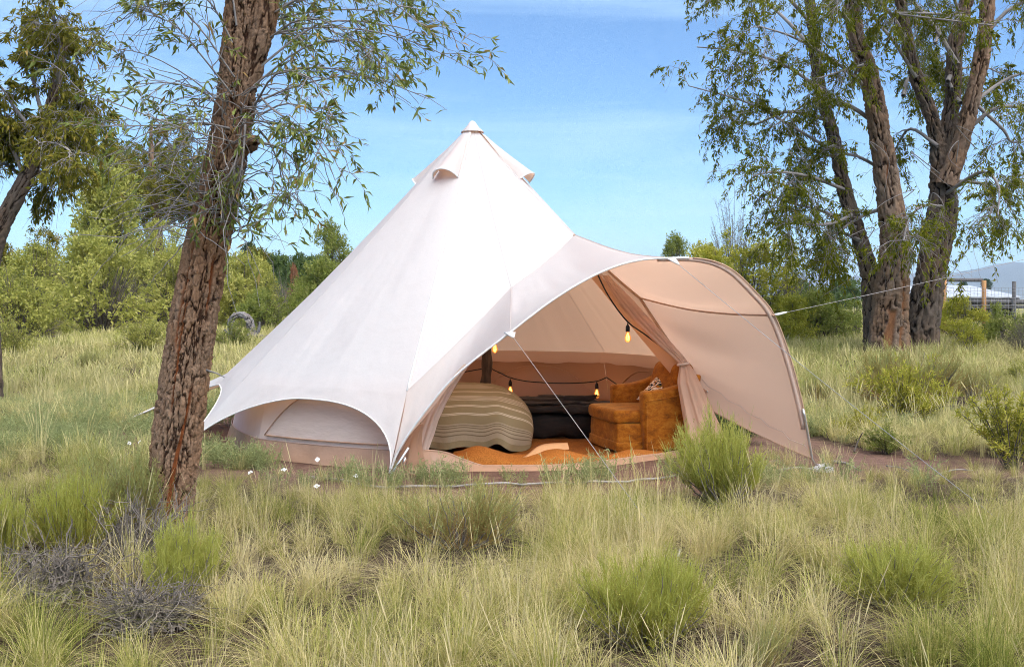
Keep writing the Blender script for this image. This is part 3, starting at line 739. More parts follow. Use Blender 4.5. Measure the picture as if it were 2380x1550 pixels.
# guy lines
def guy(path, m=M['cord'], r=0.0022, sag=0.0):
    P = np.array([tl(p) for p in path]); t = np.linspace(0, 1, 30); Q = interp(P, t); Q[:, 2] -= sag * np.sin(pi * t)
    part('guy_line', tube(Q, r, 6), m)
def tab(p, d, L=0.09, w_=0.05):
    p = tl(p); d = nrm(np.asarray(d, float)); s = nrm(np.cross(d, [0, 0, 1.0]))
    g = Geo(); th = np.cross(d, s) * 0.006
    V = [p - s * w_ + th, p + s * w_ + th, p + d * L + s * 0.01 + th, p + d * L - s * 0.01 + th]; V += [v - 2 * th for v in V]
    g.add(V, [np.array([[0, 1, 2, 3], [7, 6, 5, 4], [0, 4, 5, 1], [1, 5, 6, 2], [2, 6, 7, 3], [3, 7, 4, 0]])])
    part('guy_tab', g, M['binding'])
G1e, G2e = G(1572, 1305), G(2392, 1262)
a1, a2, a3 = W(1185, 773, 8.66), W(1560, 601, 8.88), W(1800, 732, 9.2)
guy([a1, G1e]); tab(a1, G1e - a1)
guy([a2, G2e], M['cord_grey'], sag=0.02); tab(a2, G2e - a2, 0.10)
far = W(2900, 466, 12.0)
guy([a3, far], M['cord'], sag=0.05); tab(a3, far - a3, 0.13, 0.045)
guy([tl(pol(np.array(-183.), 4.12, 0.06)) + 2 * np.array([TC[0], TC[1], 0]), W(236, 1009, 11.9)])
for e in (G1e, G2e):
    d = np.array([0.04, 0.03, 0.10])
    part('stake', tube(np.array([tl(e) - d * 0.6, tl(e) + d * 0.7]), 0.008, 6), M['metal'])
# ------------------------------------------------------------------ inside the tent
fl = np.array([pol(np.linspace(0, 360, 61), r, 0.012) + np.array([TC[0], TC[1], 0]) for r in np.linspace(0.01, 2.56, 8)])
fl[..., 2] += 0.006 * vnoise(fl * np.array([3, 3, 0]), 2)
obj('floor_mat', sheet(fl), M['floor'], label='brown orange woven mat covering the tent floor', cat='mat')
# lumpy jute rug at the door with a folded strip
nx, ny = 110, 50
def rugpt(X, y): return W(X, y, CAMH * FPX / (y - HY))
xx, yy = np.meshgrid(np.linspace(-0.55, 1.45, nx), np.linspace(0, 1, ny))
front = np.interp(xx, [-0.55, -0.2, 0.1, 0.5, 0.9, 1.25, 1.5], [9.42, 9.33, 9.30, 9.33, 9.52, 9.80, 9.95])
back = front + np.interp(xx, [-0.6, 0.2, 0.7, 1.5], [0.62, 0.62, 0.34, 0.22])
py = front + (back - front) * yy
lump = 0.11 * np.exp(-((xx + 0.30) / 0.24) ** 2) + 0.10 * np.exp(-((xx - 0.42) / 0.26) ** 2) + 0.055 * np.exp(-((xx - 1.12) / 0.24) ** 2)
pz = 0.03 + lump * np.sin(pi * np.clip(yy * 0.9 + 0.08, 0, 1)) ** 0.8 + 0.008 * fbm(np.stack([xx * 6, py * 6, 0 * xx], -1), 3, 3)
pz *= sst(0, 0.08, yy) * sst(0, 0.06, 1 - yy) * 0.8 + 0.2
rug = obj('rug', sheet(np.stack([xx, py, pz], -1)), M['rug'], label='rumpled orange jute rug lying just inside the door', cat='rug')
a_ = catmull([W(1165, 1079, 9.42), W(1215, 1066, 9.55), (0.27, 9.70, 0.135), (0.52, 9.80, 0.145)], 40)
b_ = a_ + np.array([0.0, -0.06, -0.005]); c_ = a_ + np.array([0.01, -0.10, -0.035]); d_ = a_ + np.array([0, 0.05, -0.03])
a_[:, 2] += 0.016; b_[:, 2] += 0.012
obj('folded_edge', sheet(np.array([d_, a_, b_, c_])), M['rug_fold'], rug)

# bed
bed = empty('bed', (-0.95, 10.85, 0), 'bed with an olive green duvet striped in cream', 'bed')
me = rbox((-1.0, -0.62, 0.03), (0.72, 0.62, 0.22), 0.03); obj('mattress', me, M['rug'], bed)
nu, nv = 120, 110
u = np.sin(np.linspace(-1, 1, nu) * pi / 2); v = np.linspace(0, 1, nv)
U, Vv = np.meshgrid(u, v)
Lx = np.where(U > 0, 1.15, 1.05)
# closed dome of cloth: U runs along the bed, V from the near hem over the top to the far hem
ang = Vv * pi
ex = np.clip(1 - np.abs(U) ** 9, 0, 1) ** (1 / 2.2)
cyy = -np.sign(np.cos(ang)) * np.abs(np.cos(ang)) ** 0.55 * (0.80 * ex + 0.05)
sz = np.abs(np.sin(ang)) ** 0.62
hgt = 0.65 * np.clip(1 - np.abs(np.clip((U - 0.0) / 1.0, 0, 1)) ** 6.0, 0, 1) ** 0.5 * (1 - 0.03 * (U + 1))
hem = 0.075 - 0.05 * sst(0.55, 0.95, U) + 0.05 * np.exp(-((U - 0.70) / 0.07) ** 2) + 0.012 * np.sin(U * 19)
Z = hem + (np.maximum(hgt, 0.10) - hem) * sz
Z = np.where(U > 0.98, np.minimum(Z, 0.2), Z)
X = U * Lx + 0.05 * np.sin(pi * np.clip((Z - 0.05) / 0.5, 0, 1)) * sst(0.6, 0.95, U)
low = 1 - sz
fold = 0.050 * low * np.sin(U * 21 + 2 * np.sin(U * 6)) * sst(-0.1, 0.6, U) + 0.018 * fbm(np.stack([U * 5, Vv * 6, 0 * U], -1), 5, 4)
Y = cyy - fold * np.sign(0.5 - Vv)
Z = Z + 0.018 * fbm(np.stack([U * 4 + 9, Vv * 7, 0 * U], -1), 6, 4) * sz
P = np.stack([X, Y, Z], -1)
zs = np.arcsin(np.clip((Z - hem) / (0.64 - hem), 0, 1) ** (1 / 0.62)) / pi * 2          # stripes run level, dipping a little round the foot end
st_ = np.where(Vv < 0.5, Vv * 2 * 0.35 + zs * 0.65, 1.0)
obj('duvet', sheet(P, stripe=np.clip(st_, 0, 1).ravel()), M['duvet'], bed)

# log table
tb = empty('log_table', tuple(np.r_[W(1296, 1030, 11.15)[:2], 0]), 'low dark table of split log slab with jagged ends', 'table')
rng = rs(7)
nU, nVv = 60, 14
def slab(x0, x1, y0, y1, z0, z1, seed):
    g = Geo(); r = rs(seed); a = np.linspace(0, 2 * pi, 28, endpoint=False); rows = []
    for t in np.linspace(0, 1, 46):
        tear = 0.10 * vnoise(np.stack([np.cos(a) * 4 + seed, np.sin(a) * 4, 0 * a], -1), seed)
        x = x0 + (x1 - x0) * t + tear * (abs(2 * t - 1) ** 6)
        wy = (y1 - y0) / 2 * (1 + 0.13 * vnoise(np.array([[t * 9, seed, 0.0]]), 3)[0]); wz = (z1 - z0) / 2 * (1 + 0.22 * vnoise(np.array([[t * 7, seed, 4.0]]), 3)[0])
        ca, sa = np.cos(a), np.sin(a)
        y = (y0 + y1) / 2 + np.sign(ca) * np.abs(ca) ** 0.5 * wy; z = (z0 + z1) / 2 + np.sign(sa) * np.abs(sa) ** 0.4 * wz
        nn = 0.02 * fbm(np.stack([x * 4, y * 14, z * 14], -1), seed, 4); y += nn; z += nn
        rows.append(np.stack([x, y, z], -1))
    V = np.array(rows); g.add(V, gridF(46, 28, True))
    for e, o in ((0, 1), (45, -1)):
        g.add(np.vstack([V[e], V[e].mean(0)]), np.stack([np.full(28, 28), (np.arange(28) + (1 if o > 0 else 0)) % 28, (np.arange(28) + (0 if o > 0 else 1)) % 28], -1))
    return g
obj('table_top', slab(-0.56, 0.46, -0.10, 0.50, 0.285, 0.375, 3), M['dark_wood'], tb)
for k, (x0, x1, y0, y1, z0, z1) in enumerate([(-0.5, 0.05, 0.2, 0.52, 0.375, 0.42), (-0.15, 0.40, 0.34, 0.50, 0.375, 0.435), (0.02, 0.62, 0.02, 0.22, 0.365, 0.40), (-0.50, 0.2, 0.0, 0.16, 0.372, 0.40)]):
    obj('split_plank', slab(x0, x1, y0, y1, z0, z1, 11 + k), M['dark_wood'], tb)
obj('log_base', slab(-0.44, 0.42, -0.02, 0.44, 0.0, 0.30, 31), M['dark_wood'], tb)

# armchair
ac = empty('armchair', (1.33, 10.55, 0.03), 'amber velvet armchair facing left beside the tied curtain', 'armchair', rot=(0, 0, radians(16)), scale=(1.04, 1.04, 1.06))
def soft(me, amp=0.006, s=1): return displace(me, lambda c: c + 1.9 * amp * np.stack([fbm(c * 7 + 3, s, 3), fbm(c * 7 + 7, s + 1, 3), fbm(c * 7 + 11, s + 2, 3)], -1))
obj('seat_base', soft(rbox((-0.42, -0.36, 0.0), (0.22, 0.36, 0.25), 0.018, 3, 4)), M['velvet'], ac)
sk = obj('skirt', soft(rbox((-0.432, -0.372, 0.0), (0.20, 0.372, 0.085), 0.012, 2, 3), 0.005), M['velvet'], ac)
cu = obj('seat_cushion', soft(rbox((-0.45, -0.36, 0.25), (0.12, 0.36, 0.375), 0.045, 4, 3), 0.008, 5), M['velvet'], ac)
arm = [(-0.17, 0.0), (-0.19, 0.30), (-0.19, 0.545), (-0.10, 0.55), (0.05, 0.565), (0.20, 0.60), (0.33, 0.67), (0.40, 0.70), (0.36, 0.45), (0.25, 0.0)]
for s in (-1, 1):
    y0, y1 = (-0.45, -0.31) if s < 0 else (0.31, 0.45)
    ar = obj('arm', soft(prism(arm, y0, y1, 'y', 0.035, 4), 0.004, 9), M['velvet'], ac)
    yo = y0 - 0.003 if s < 0 else y1 + 0.003
    pth = np.array([(-0.165, yo, 0.02), (-0.17, yo, 0.46), (0.05, yo, 0.485), (0.24, yo, 0.52)])
    obj('piping', tube(interp(pth, np.linspace(0, 1, 30)), 0.007, 6), M['velvet'], ar)
    obj('piping', tube(interp(np.array([(0.30, yo, 0.56), (0.24, yo, 0.25), (0.19, yo, 0.02)]), np.linspace(0, 1, 20)), 0.006, 6), M['velvet'], ar)
bk = [(0.12, 0.25), (0.16, 0.50), (0.24, 0.76), (0.32, 0.79), (0.42, 0.755), (0.38, 0.45), (0.26, 0.0), (0.14, 0.0)]
obj('backrest', soft(prism(bk, -0.31, 0.31, 'y', 0.045, 4), 0.006, 12), M['velvet'], ac)
# patterned cushion
n = 30; a = np.linspace(-1, 1, n); A, B = np.meshgrid(a, a); th = 0.075 * np.clip((1 - A ** 4) * (1 - B ** 4), 0, 1) ** 0.5
pin = 1 - 0.06 * (1 - np.abs(A)) - 0.0 * B
g = Geo(); Xc = A * 0.20 * (1 - 0.07 * (1 - B ** 2)); Yc = B * 0.20 * (1 - 0.07 * (1 - A ** 2))
g.add(np.stack([Xc, Yc, th], -1), gridF(n, n)); g.add(np.stack([Xc, Yc, -th], -1), gridF(n, n)[:, ::-1])
obj('cushion', g, M['cushion'], label='white cushion with a black, green and orange scribble pattern on the armchair', cat='cushion', loc=(1.49, 10.60, 0.545), rot=(radians(20), radians(-40), radians(30)), scale=(0.85, 0.85, 0.85))

# string lights
sl_ = empty('string_lights', tuple(W(1459, 700, 10.4)), 'black cord of warm glowing filament bulbs hung inside the tent', 'lights')
so = np.array(sl_.location)
def cord(pts, n=60, r=0.0075): obj('cord', tube(catmull([np.array(p) - so for p in pts], n), r, 6), M['black'], sl_)
cord([W(1370, 590, 10.6), W(1390, 640, 10.4), W(1420, 697, 10.35), W(1459, 748, 10.3), W(1500, 778, 10.28), W(1545, 812, 10.26), W(1586, 842, 10.24)])
cord([W(1020, 878, 13.6), W(1062, 868, 13.8), W(1098, 861, 13.9), W(1127, 856, 13.95), W(1136, 854, 13.95)], 30)
cord([W(1136, 854, 13.95), W(1165, 868, 13.9), W(1187, 878, 13.9), W(1225, 886, 13.8), W(1285, 890, 13.7), W(1340, 890, 13.55), W(1386, 886, 13.45), W(1410, 877, 13.4)], 60)
cord([W(1410, 877, 13.4), W(1432, 892, 13.2), W(1455, 904, 13.0), W(1480, 918, 12.9)], 20)
cord([W(1136, 760, 12.6), W(1143, 772, 12.4), W(1151, 777, 12.4)], 12)
cord([W(660, 925, 11.3), W(684, 934, 11.2), W(712, 930, 11.1)], 12)
sockp = [(0.004, 0.0), (0.008, -0.02), (0.016, -0.03), (0.021, -0.045), (0.021, -0.085), (0.018, -0.09), (0.0, -0.09)]
bulbp = [(0.0135, -0.088), (0.015, -0.10), (0.026, -0.125), (0.031, -0.148), (0.029, -0.17), (0.020, -0.186), (0.008, -0.193), (0.001, -0.194)]
sock_me = lathe(sockp, 14).mesh('socket'); bulb_me = lathe(bulbp, 18).mesh('bulb')
fg = Geo()
for k in range(5):
    a = k / 5 * 2 * pi; tube(np.array([(0.004 * cos(a), 0.004 * sin(a), -0.10), (0.012 * cos(a), 0.012 * sin(a), -0.155), (0.006 * cos(a + .6), 0.006 * sin(a + .6), -0.172)]), 0.0018, 5, g=fg)
fil_me = fg.mesh('filament')
sock_me.materials.append(M['black']); bulb_me.materials.append(M['bulb']); fil_me.materials.append(M['filament'])
for (X_, y_, D_) in ((1459, 750, 10.3), (1150, 778, 12.4), (1186, 880, 13.85), (1387, 886, 13.4), (685, 936, 11.2)):
    p = W(X_, y_, D_) - so; s_ = 1.12 if D_ > 12 else 1.0
    s1 = obj('socket', sock_me, None, sl_, loc=tuple(p), scale=(s_,) * 3); 
    b1 = obj('bulb', bulb_me, None, sl_, loc=tuple(p), scale=(s_,) * 3)
    obj('filament', fil_me, None, b1)
    li = bpy.data.lights.new('bulb_light', 'POINT'); li.energy = 1.6; li.color = (1.0, 0.52, 0.18); li.shadow_soft_size = 0.03
    lo = bpy.data.objects.new('bulb_light', li); COL.objects.link(lo); lo.parent = sl_; lo.location = tuple(p + np.array([0, 0, -0.15 * s_]))
# ------------------------------------------------------------------ trees
def bark_trunk(path, rads, rings, seg, cell, amp, seed, worn=None, flare=0.0, base=None):
    """furrowed trunk: returns Geo with attributes cav (0 in cracks) and worn (stripped patches)"""
    n = rings; t = np.linspace(0, 1, n); P = catmull(path, n)
    R = np.interp(t, np.linspace(0, 1, len(rads)), rads)
    T = nrm(np.gradient(P, axis=0)); v = np.array([1.0, 0, 0]); N = np.zeros_like(T)
    for i in range(n): v = nrm(v - T[i] * (v @ T[i])); N[i] = v
    B = np.cross(T, N); a = np.linspace(0, 2 * pi, seg, endpoint=False)
    A, H = np.meshgrid(a, np.r_[0, np.cumsum(np.linalg.norm(np.diff(P, axis=0), axis=1))])
    Rm = R[:, None]
    lob = 1 + 0.09 * vnoise(np.stack([np.cos(A) * 1.6, np.sin(A) * 1.6, H * 0.7 + seed], -1), seed) + flare * np.exp(-H / 0.35) * (0.5 + 0.5 * np.cos(4 * A + seed))
    q = np.stack([np.cos(A) * Rm / cell, np.sin(A) * Rm / cell, H / (cell * 6.0)], -1)
    q = q + 0.5 * np.stack([vnoise(q * 0.8 + 5, seed), vnoise(q * 0.8 + 15, seed + 1), 0 * A], -1)
    # furrows: thin vertical valleys that join and part, with flakes and cross cracks on the ridges between
    fu = np.abs(0.62 * vnoise(q * 1.0, seed) + 0.26 * vnoise(q * 2.3 + 7, seed + 4) + 0.12 * vnoise(q * np.array([5., 5., 8.]) + 3, seed + 6))
    cr = sst(0.0, 0.19, fu)
    f1b, f2b, cid = worley(q * np.array([1.3, 1.3, 3.0]) + 3, seed + 9); cr2 = sst(0.0, 0.13, f2b - f1b)
    wn_ = np.zeros_like(A)
    if worn:
        for (aw_, h0, h1, wd) in worn:
            c = aw_ + 0.25 * vnoise(np.stack([H * 2.0, 0 * H, 0 * H + aw_ * 7], -1), 2)
            d = np.abs((A - c + pi) % (2 * pi) - pi); wdd = wd * (0.75 + 0.6 * vnoise(np.stack([H * 3.1, 0 * H + 4, 0 * H + aw_], -1), 6))
            wn_ = np.maximum(wn_, (1 - sst(wdd * 0.7, wdd * 1.15, d)) * sst(h0, h0 + 0.12, H) * (1 - sst(h1 - 0.12, h1, H)))
    fine = fbm(np.stack([np.cos(A) * Rm * 1.6 / cell, np.sin(A) * Rm * 1.6 / cell, H * 0.5 / cell], -1), seed + 3, 4, 0.8)
    disp = amp * (cr * (0.7 + 0.75 * cid) + 0.5 * cr2 * cr + 0.55 * fine - 0.8)
    disp = disp * (1 - 0.85 * wn_) - amp * 1.0 * wn_
    RR = Rm * lob + disp
    V = P[:, None] + RR[..., None] * (np.cos(A)[..., None] * N[:, None] + np.sin(A)[..., None] * B[:, None])
    g = Geo(); g.add(V, gridF(n, seg, True), cav=(cr * (0.45 + 0.55 * cr2) * np.clip(1 + 0.5 * fine, 0.5, 1.5)).ravel(), worn=wn_.ravel())
    return g, P
def taper(n, K, r0, r1, rng): return np.linspace(1, 0, K)[None] * (r0 - r1) * rng.uniform(0.7, 1.2, (n, 1)) + r1
def paths(lst, K=10): return np.array([catmull(p, K) for p in lst])

# --- leaning cottonwood close on the left
nt_ = empty('cottonwood_tree', tuple(W(402, 1225, 6.85) * np.array([1, 1, 0])), 'leaning cottonwood with furrowed reddish bark in front of the tent', 'tree')
o = np.array(nt_.location)
tp_ = [W(384, 1268, 6.9), W(393, 1160, 6.88), W(405, 1070, 6.86), W(428, 900, 6.8), W(452, 740, 6.75), W(484, 560, 6.7), W(520, 400, 6.65), W(545, 250, 6.6), W(560, 100, 6.55), W(572, -60, 6.5), W(585, -260, 6.45), W(600, -500, 6.4)]
tr_ = [0.15, 0.138, 0.143, 0.146, 0.140, 0.129, 0.119, 0.114, 0.108, 0.104, 0.098, 0.09]
g, TP = bark_trunk([p - o for p in tp_], tr_, 800, 260, 0.026, 0.016, 5,
                   worn=[(-1.15, 0.35, 1.15, 0.13), (-1.55, 0.9, 1.7, 0.05), (-1.9, 1.3, 2.1, 0.06), (-0.9, 1.55, 2.0, 0.09), (-1.3, 0.1, 0.5, 0.10)], flare=0.14)
obj('trunk', g, M['bark'], nt_)
g, _ = bark_trunk([W(580, 200, 6.55) - o, W(598, 120, 6.5) - o, W(618, 40, 6.45) - o, W(640, -80, 6.4) - o, W(690, -300, 6.3) - o], [0.05, 0.065, 0.06, 0.055, 0.045], 160, 60, 0.04, 0.012, 8)
obj('limb', g, M['bark'], nt_)
g, _ = bark_trunk([W(575, 340, 6.6) - o, W(592, 330, 6.5) - o, W(602, 324, 6.47) - o], [0.05, 0.034, 0.02], 30, 24, 0.03, 0.012, 18)
obj('broken_stub', g, M['bark'], nt_)
obj('dead_twig', tube(np.array([W(480, 860, 6.65), W(505, 868, 6.6), W(522, 877, 6.58)]) - o, [0.007, 0.005, 0.003], 6), M['twig'], nt_)
rng = rs(101)
main = []
def mb(*pts): main.append([W(*p) - o for p in pts])
# sprays of grey twigs as they hang in the picture
mb((540, 300, 6.5), (470, 290, 6.4), (360, 300, 6.3), (255, 305, 6.2)); mb((540, 330, 6.5), (450, 310, 6.3), (330, 270, 6.2), (240, 240, 6.1))
mb((535, 260, 6.5), (440, 180, 6.6), (330, 120, 6.7), (225, 100, 6.8)); mb((540, 220, 6.4), (450, 110, 6.2), (380, 40, 6.1), (280, 10, 6.0))
mb((545, 180, 6.4), (460, 60, 6.3), (360, -30, 6.3), (250, -40, 6.2)); mb((545, 290, 6.5), (480, 220, 6.4), (400, 190, 6.2), (300, 190, 6.1))
mb((540, 100, 6.4), (480, 0, 6.2), (400, -60, 6.0), (290, -20, 5.9)); mb((550, 60, 6.4), (520, -60, 6.3), (430, -120, 6.2), (320, -90, 6.1))
mb((560, 310, 6.45), (540, 380, 6.3), (500, 440, 6.25), (480, 520, 6.2)); mb((570, 290, 6.4), (560, 360, 6.3), (545, 420, 6.25), (520, 470, 6.2))
mb((590, 280, 6.5), (680, 300, 6.4), (760, 340, 6.3), (815, 430, 6.2)); mb((590, 240, 6.5), (700, 190, 6.4), (840, 165, 6.3), (990, 215, 6.2))
mb((590, 200, 6.5), (720, 120, 6.5), (850, 120, 6.5), (925, 190, 6.5)); mb((600, 160, 6.5), (740, 60, 6.6), (880, 60, 6.7), (1000, 90, 6.8))
mb((600, 330, 6.45), (660, 350, 6.3), (700, 400, 6.25), (690, 470, 6.2)); mb((600, 270, 6.5), (680, 250, 6.6), (770, 290, 6.7), (805, 370, 6.7))
mb((620, 40, 6.45), (740, -20, 6.3), (880, -10, 6.2), (980, 60, 6.1)); mb((610, 100, 6.5), (700, 30, 6.2), (800, 60, 6.0), (880, 160, 5.9))
mb((630, 0, 6.4), (730, -90, 6.5), (870, -80, 6.6), (960, 10, 6.7)); mb((590, 250, 6.5), (650, 180, 6.2), (740, 200, 6.1), (790, 290, 6.0))
mb((600, 220, 6.5), (640, 260, 6.3), (740, 330, 6.2), (780, 420, 6.1)); mb((620, -40, 6.4), (720, -150, 6.4), (850, -160, 6.4), (960, -60, 6.4))
mb((600, 300, 6.5), (630, 340, 6.6), (660, 420, 6.6), (660, 480, 6.6))
MP = paths(main, 10)
MP[..., 1] += rng.normal(0, 0.22, (len(MP), 1)) * np.linspace(0, 1, 10)[None]
# the part of the crown above the frame, growing on every side of the trunk
up_n = 46; ths = rng.uniform(0, 2 * pi, up_n); ii = rng.integers(495, 795, up_n); p0 = TP[ii]
d0 = np.stack([np.cos(ths), np.sin(ths), rng.uniform(0.2, 0.9, up_n)], -1); s = np.linspace(0, 1, 10)
UP = p0[:, None] + (d0[:, None] * s[:, None]) * rng.uniform(1.0, 1.9, (up_n, 1, 1)); UP[..., 2] -= 0.75 * s ** 2
keep = ~((UP[:, -1, 2] + o[2] < 3.6) & ((UP[:, -1, 1] + o[1] < 6.2) | (UP[:, -1, 0] < -0.2))); UP = UP[keep]
ALLB = np.concatenate([MP, UP])
g = Geo(); tubes(g, ALLB, taper(len(ALLB), 10, 0.0075, 0.0022, rng), 5, rng)
SUBP, _, _ = ramify(rng, ALLB, 520, 0.15, 0.95, (0.12, 0.40), 0.9, 0.8, 0.12, 0.22, 0.25, 7)
tubes(g, SUBP, taper(len(SUBP), 7, 0.0036, 0.0013, rng), 4, rng)
TW, _, _ = ramify(rng, SUBP, 700, 0.2, 1.0, (0.06, 0.20), 0.8, 0.8, 0.0, 0.25, 0.25, 5)
tubes(g, TW, taper(len(TW), 5, 0.002, 0.0009, rng), 3, rng)
# tangle of bare twigs on the trunk
ii = rng.integers(int(800 * 0.45), int(800 * 0.66), 120); th = rng.uniform(-pi, 0.0, 120)
p0 = TP[ii] + np.stack([np.cos(th), np.sin(th), 0 * th], -1) * 0.14
d0 = nrm(np.stack([np.cos(th) + rng.normal(0, .5, 120), np.sin(th) * 0.6 + rng.normal(0, .3, 120), rng.uniform(-0.5, 1.2, 120)], -1))
s = np.linspace(0, 1, 8); Ln = rng.uniform(0.25, 0.75, (120, 1, 1)); Wb = np.cumsum(rng.normal(size=(120, 8, 3)), 1) * 0.045; Wb -= Wb[:, :1]
TG = p0[:, None] + (d0[:, None] * s[:, None] + Wb) * Ln; TG[..., 2] -= (0.45 * s ** 2)[None] * Ln[..., 0]
tubes(g, TG, taper(120, 8, 0.0045, 0.0014, rng), 5, rng)
# leafless fine twigs at the top left
BT, _, _ = ramify(rng, MP[[3, 4, 6, 7]], 24, 0.4, 1.0, (0.4, 0.9), 1.0, 0.7, 0.0, 0.6, 0.3, 8)
tubes(g, BT, taper(24, 8, 0.003, 0.0009, rng), 3, rng)
obj('twigs', g, M['twig'], nt_, kind='stuff')
g = Geo()
for src, n, tl_, th_ in ((SUBP, 2700, 0.3, 1.0), (TW, 3700, 0.25, 1.0), (TG, 160, 0.6, 1.0)):
    p, d, _ = along_paths(rng, src, n, tl_, th_, 0.6)
    dd = nrm(d * 0.9 + rng.normal(0, 0.55, (n, 3)) + np.array([0, 0, -0.15]))
    leaves(g, p, dd, rng.uniform(0.048, 0.092, n), rng.uniform(0.012, 0.021, n), rng, 0.3, 0.18, True, rng.random(n) ** 1.1, 0.9)
obj('crown', g, M['leaf_near'], nt_, kind='stuff')

# --- generic cottonwood crown
def crown(par, o, limbs, seed, nsub, ntw, nleaf, leafL, mleaf, mtwig, subL, twL, droop, dead=0.35, up=0.15, r=(0.03, 0.008)):
    rng = rs(seed); LP = paths([[p - o for p in l] for l in limbs], 12)
    g = Geo(); tubes(g, LP, taper(len(LP), 12, r[0], r[1], rng), 6, rng)
    S, _, _ = ramify(rng, LP, nsub, 0.25, 1.0, subL, 0.7, 0.9, up, droop * 0.7, 0.3, 8, 0.8)
    tubes(g, S, taper(nsub, 8, 0.010, 0.003, rng), 4, rng)
    Tw, _, _ = ramify(rng, S, ntw, 0.2, 1.0, twL, 0.5, 0.75, -0.15, droop, 0.3, 6)
    tubes(g, Tw, taper(ntw, 6, 0.0042, 0.002, rng), 3, rng)
    obj('twigs', g, mtwig, par, kind='stuff')
    live = Tw[rng.random(ntw) > dead]
    # leaves gather in clumps: some twigs carry many, others few
    wgt = np.clip(rng.normal(1, 0.8, len(live)), 0.05, None)
    idx = rng.choice(len(live), nleaf, p=wgt / wgt.sum())
    p, d, _ = along_paths(rng, live[idx], nleaf, 0.25, 1.0, 0.8)
    sel = rng.permutation(nleaf); p = p[sel]; d = d[sel]
    dd = nrm(d * 0.5 + rng.normal(0, 0.55, (nleaf, 3)) + np.array([0, 0, -0.45]))
    g = Geo(); leaves(g, p + rng.normal(0, 0.02, (nleaf, 3)), dd, rng.uniform(0.75, 1.3, nleaf) * leafL, rng.uniform(0.75, 1.3, nleaf) * leafL * 0.27, rng, 0.2, 0.15, False, np.clip(rng.random(nleaf) * 0.8 + 0.2 * rng.random(nleaf), 0, 1), 0.8)
    obj('crown', g, mleaf, par, kind='stuff')

# --- tree at the left edge
D0 = 14.0
lt = empty('cottonwood_tree', tuple(np.r_[W(-8, 0, D0)[:2], float(terr(W(-8, 0, D0)[0], D0))]), 'leaning cottonwood with drooping olive crown at the left edge', 'tree')
o = np.array(lt.location)
z0 = W(-18, 900, D0); z0[2] = o[2] - 0.1
g, P = bark_trunk([z0 - o, W(-20, 820, D0) - o, W(-26, 690, D0) - o, W(-22, 610, D0) - o, W(5, 520, D0) - o, W(55, 425, D0) - o, W(100, 330, D0) - o, W(125, 220, D0) - o, W(150, 100, D0) - o],
                  [0.13, 0.115, 0.11, 0.108, 0.105, 0.095, 0.08, 0.055, 0.03], 240, 56, 0.045, 0.016, 21)
obj('trunk', g, M['bark_dark'], lt)
LM = [[(60, 420), (100, 330), (140, 260), (175, 215)], [(60, 420), (20, 330), (-40, 260), (-120, 240)], [(100, 330), (115, 240), (150, 140), (175, 90)], [(110, 300), (80, 200), (70, 110), (90, 60)],
      [(85, 370), (120, 345), (155, 345), (175, 375)], [(70, 400), (100, 400), (125, 415), (140, 430)], [(100, 330), (40, 260), (0, 200), (-50, 170)], [(120, 240), (150, 220), (180, 225), (200, 250)],
      [(60, 420), (10, 380), (-30, 380), (-70, 420)], [(90, 360), (60, 300), (30, 290), (0, 330)], [(130, 200), (140, 120), (120, 30), (100, -60)], [(90, 350), (120, 300), (140, 290), (165, 300)]]
rng = rs(33); limbs = []
for l in LM:
    dz = rng.normal(0, 0.9); limbs.append([W(x, y, D0 + dz * k / 3) for k, (x, y) in enumerate(l)])
crown(lt, o, limbs, 41, 220, 1500, 19000, 0.10, M['leaf_olive'], M['twig'], (0.15, 0.5), (0.15, 0.42), 0.45, 0.3)

# --- three-stemmed cottonwood on the right
D0 = 22.5
rt = empty('cottonwood_tree', tuple(G(2075, 826)), 'big cottonwood with three thick trunks right of the tent', 'tree')
o = np.array(rt.location); D0 = o[1]
def Q(X, y, dd=0.0): return W(X, y, D0 + dd) - o
gA, _ = bark_trunk([Q(2040, 850, .3), Q(2032, 760, .3), Q(2025, 660, .3), Q(2000, 560, .3), Q(1965, 450, .3), Q(1940, 330, .3), Q(1905, 200, .3), Q(1890, 80, .2), Q(1870, -120, .1)],
                   [0.25, 0.22, 0.18, 0.145, 0.135, 0.12, 0.11, 0.10, 0.075], 300, 72, 0.075, 0.035, 51, flare=0.05)
obj('trunk', gA, M['bark_dark'], rt, label='slender dark trunk on the left')
gB, _ = bark_trunk([Q(2068, 850, -.5), Q(2066, 770, -.4), Q(2072, 680, -.3), Q(2080, 560, -.3), Q(2062, 420, -.3), Q(2040, 280, -.3), Q(2020, 180, -.3), Q(1985, 60, -.4), Q(1970, -150, -.5)],
                   [0.42, 0.37, 0.335, 0.27, 0.225, 0.19, 0.165, 0.14, 0.10], 340, 96, 0.085, 0.045, 57, worn=[(-1.9, 0.2, 1.2, 0.3), (-1.2, 0.3, 1.9, 0.16), (-1.7, 3.6, 4.8, 0.12)], flare=0.12)
obj('trunk', gB, M['bark_far'], rt, label='reddish middle trunk')
gC, _ = bark_trunk([Q(2138, 840, .2), Q(2146, 740, .2), Q(2166, 620, .2), Q(2190, 500, .2), Q(2190, 420, .2), Q(2180, 340, .2), Q(2165, 270, .1), Q(2130, 180, .1), Q(2105, 80, 0), Q(2080, -100, 0)],
                   [0.36, 0.32, 0.285, 0.29, 0.235, 0.135, 0.11, 0.10, 0.09, 0.07], 340, 96, 0.085, 0.045, 63, flare=0.08)
obj('trunk', gC, M['bark_dark'], rt, label='thick right trunk that forks')
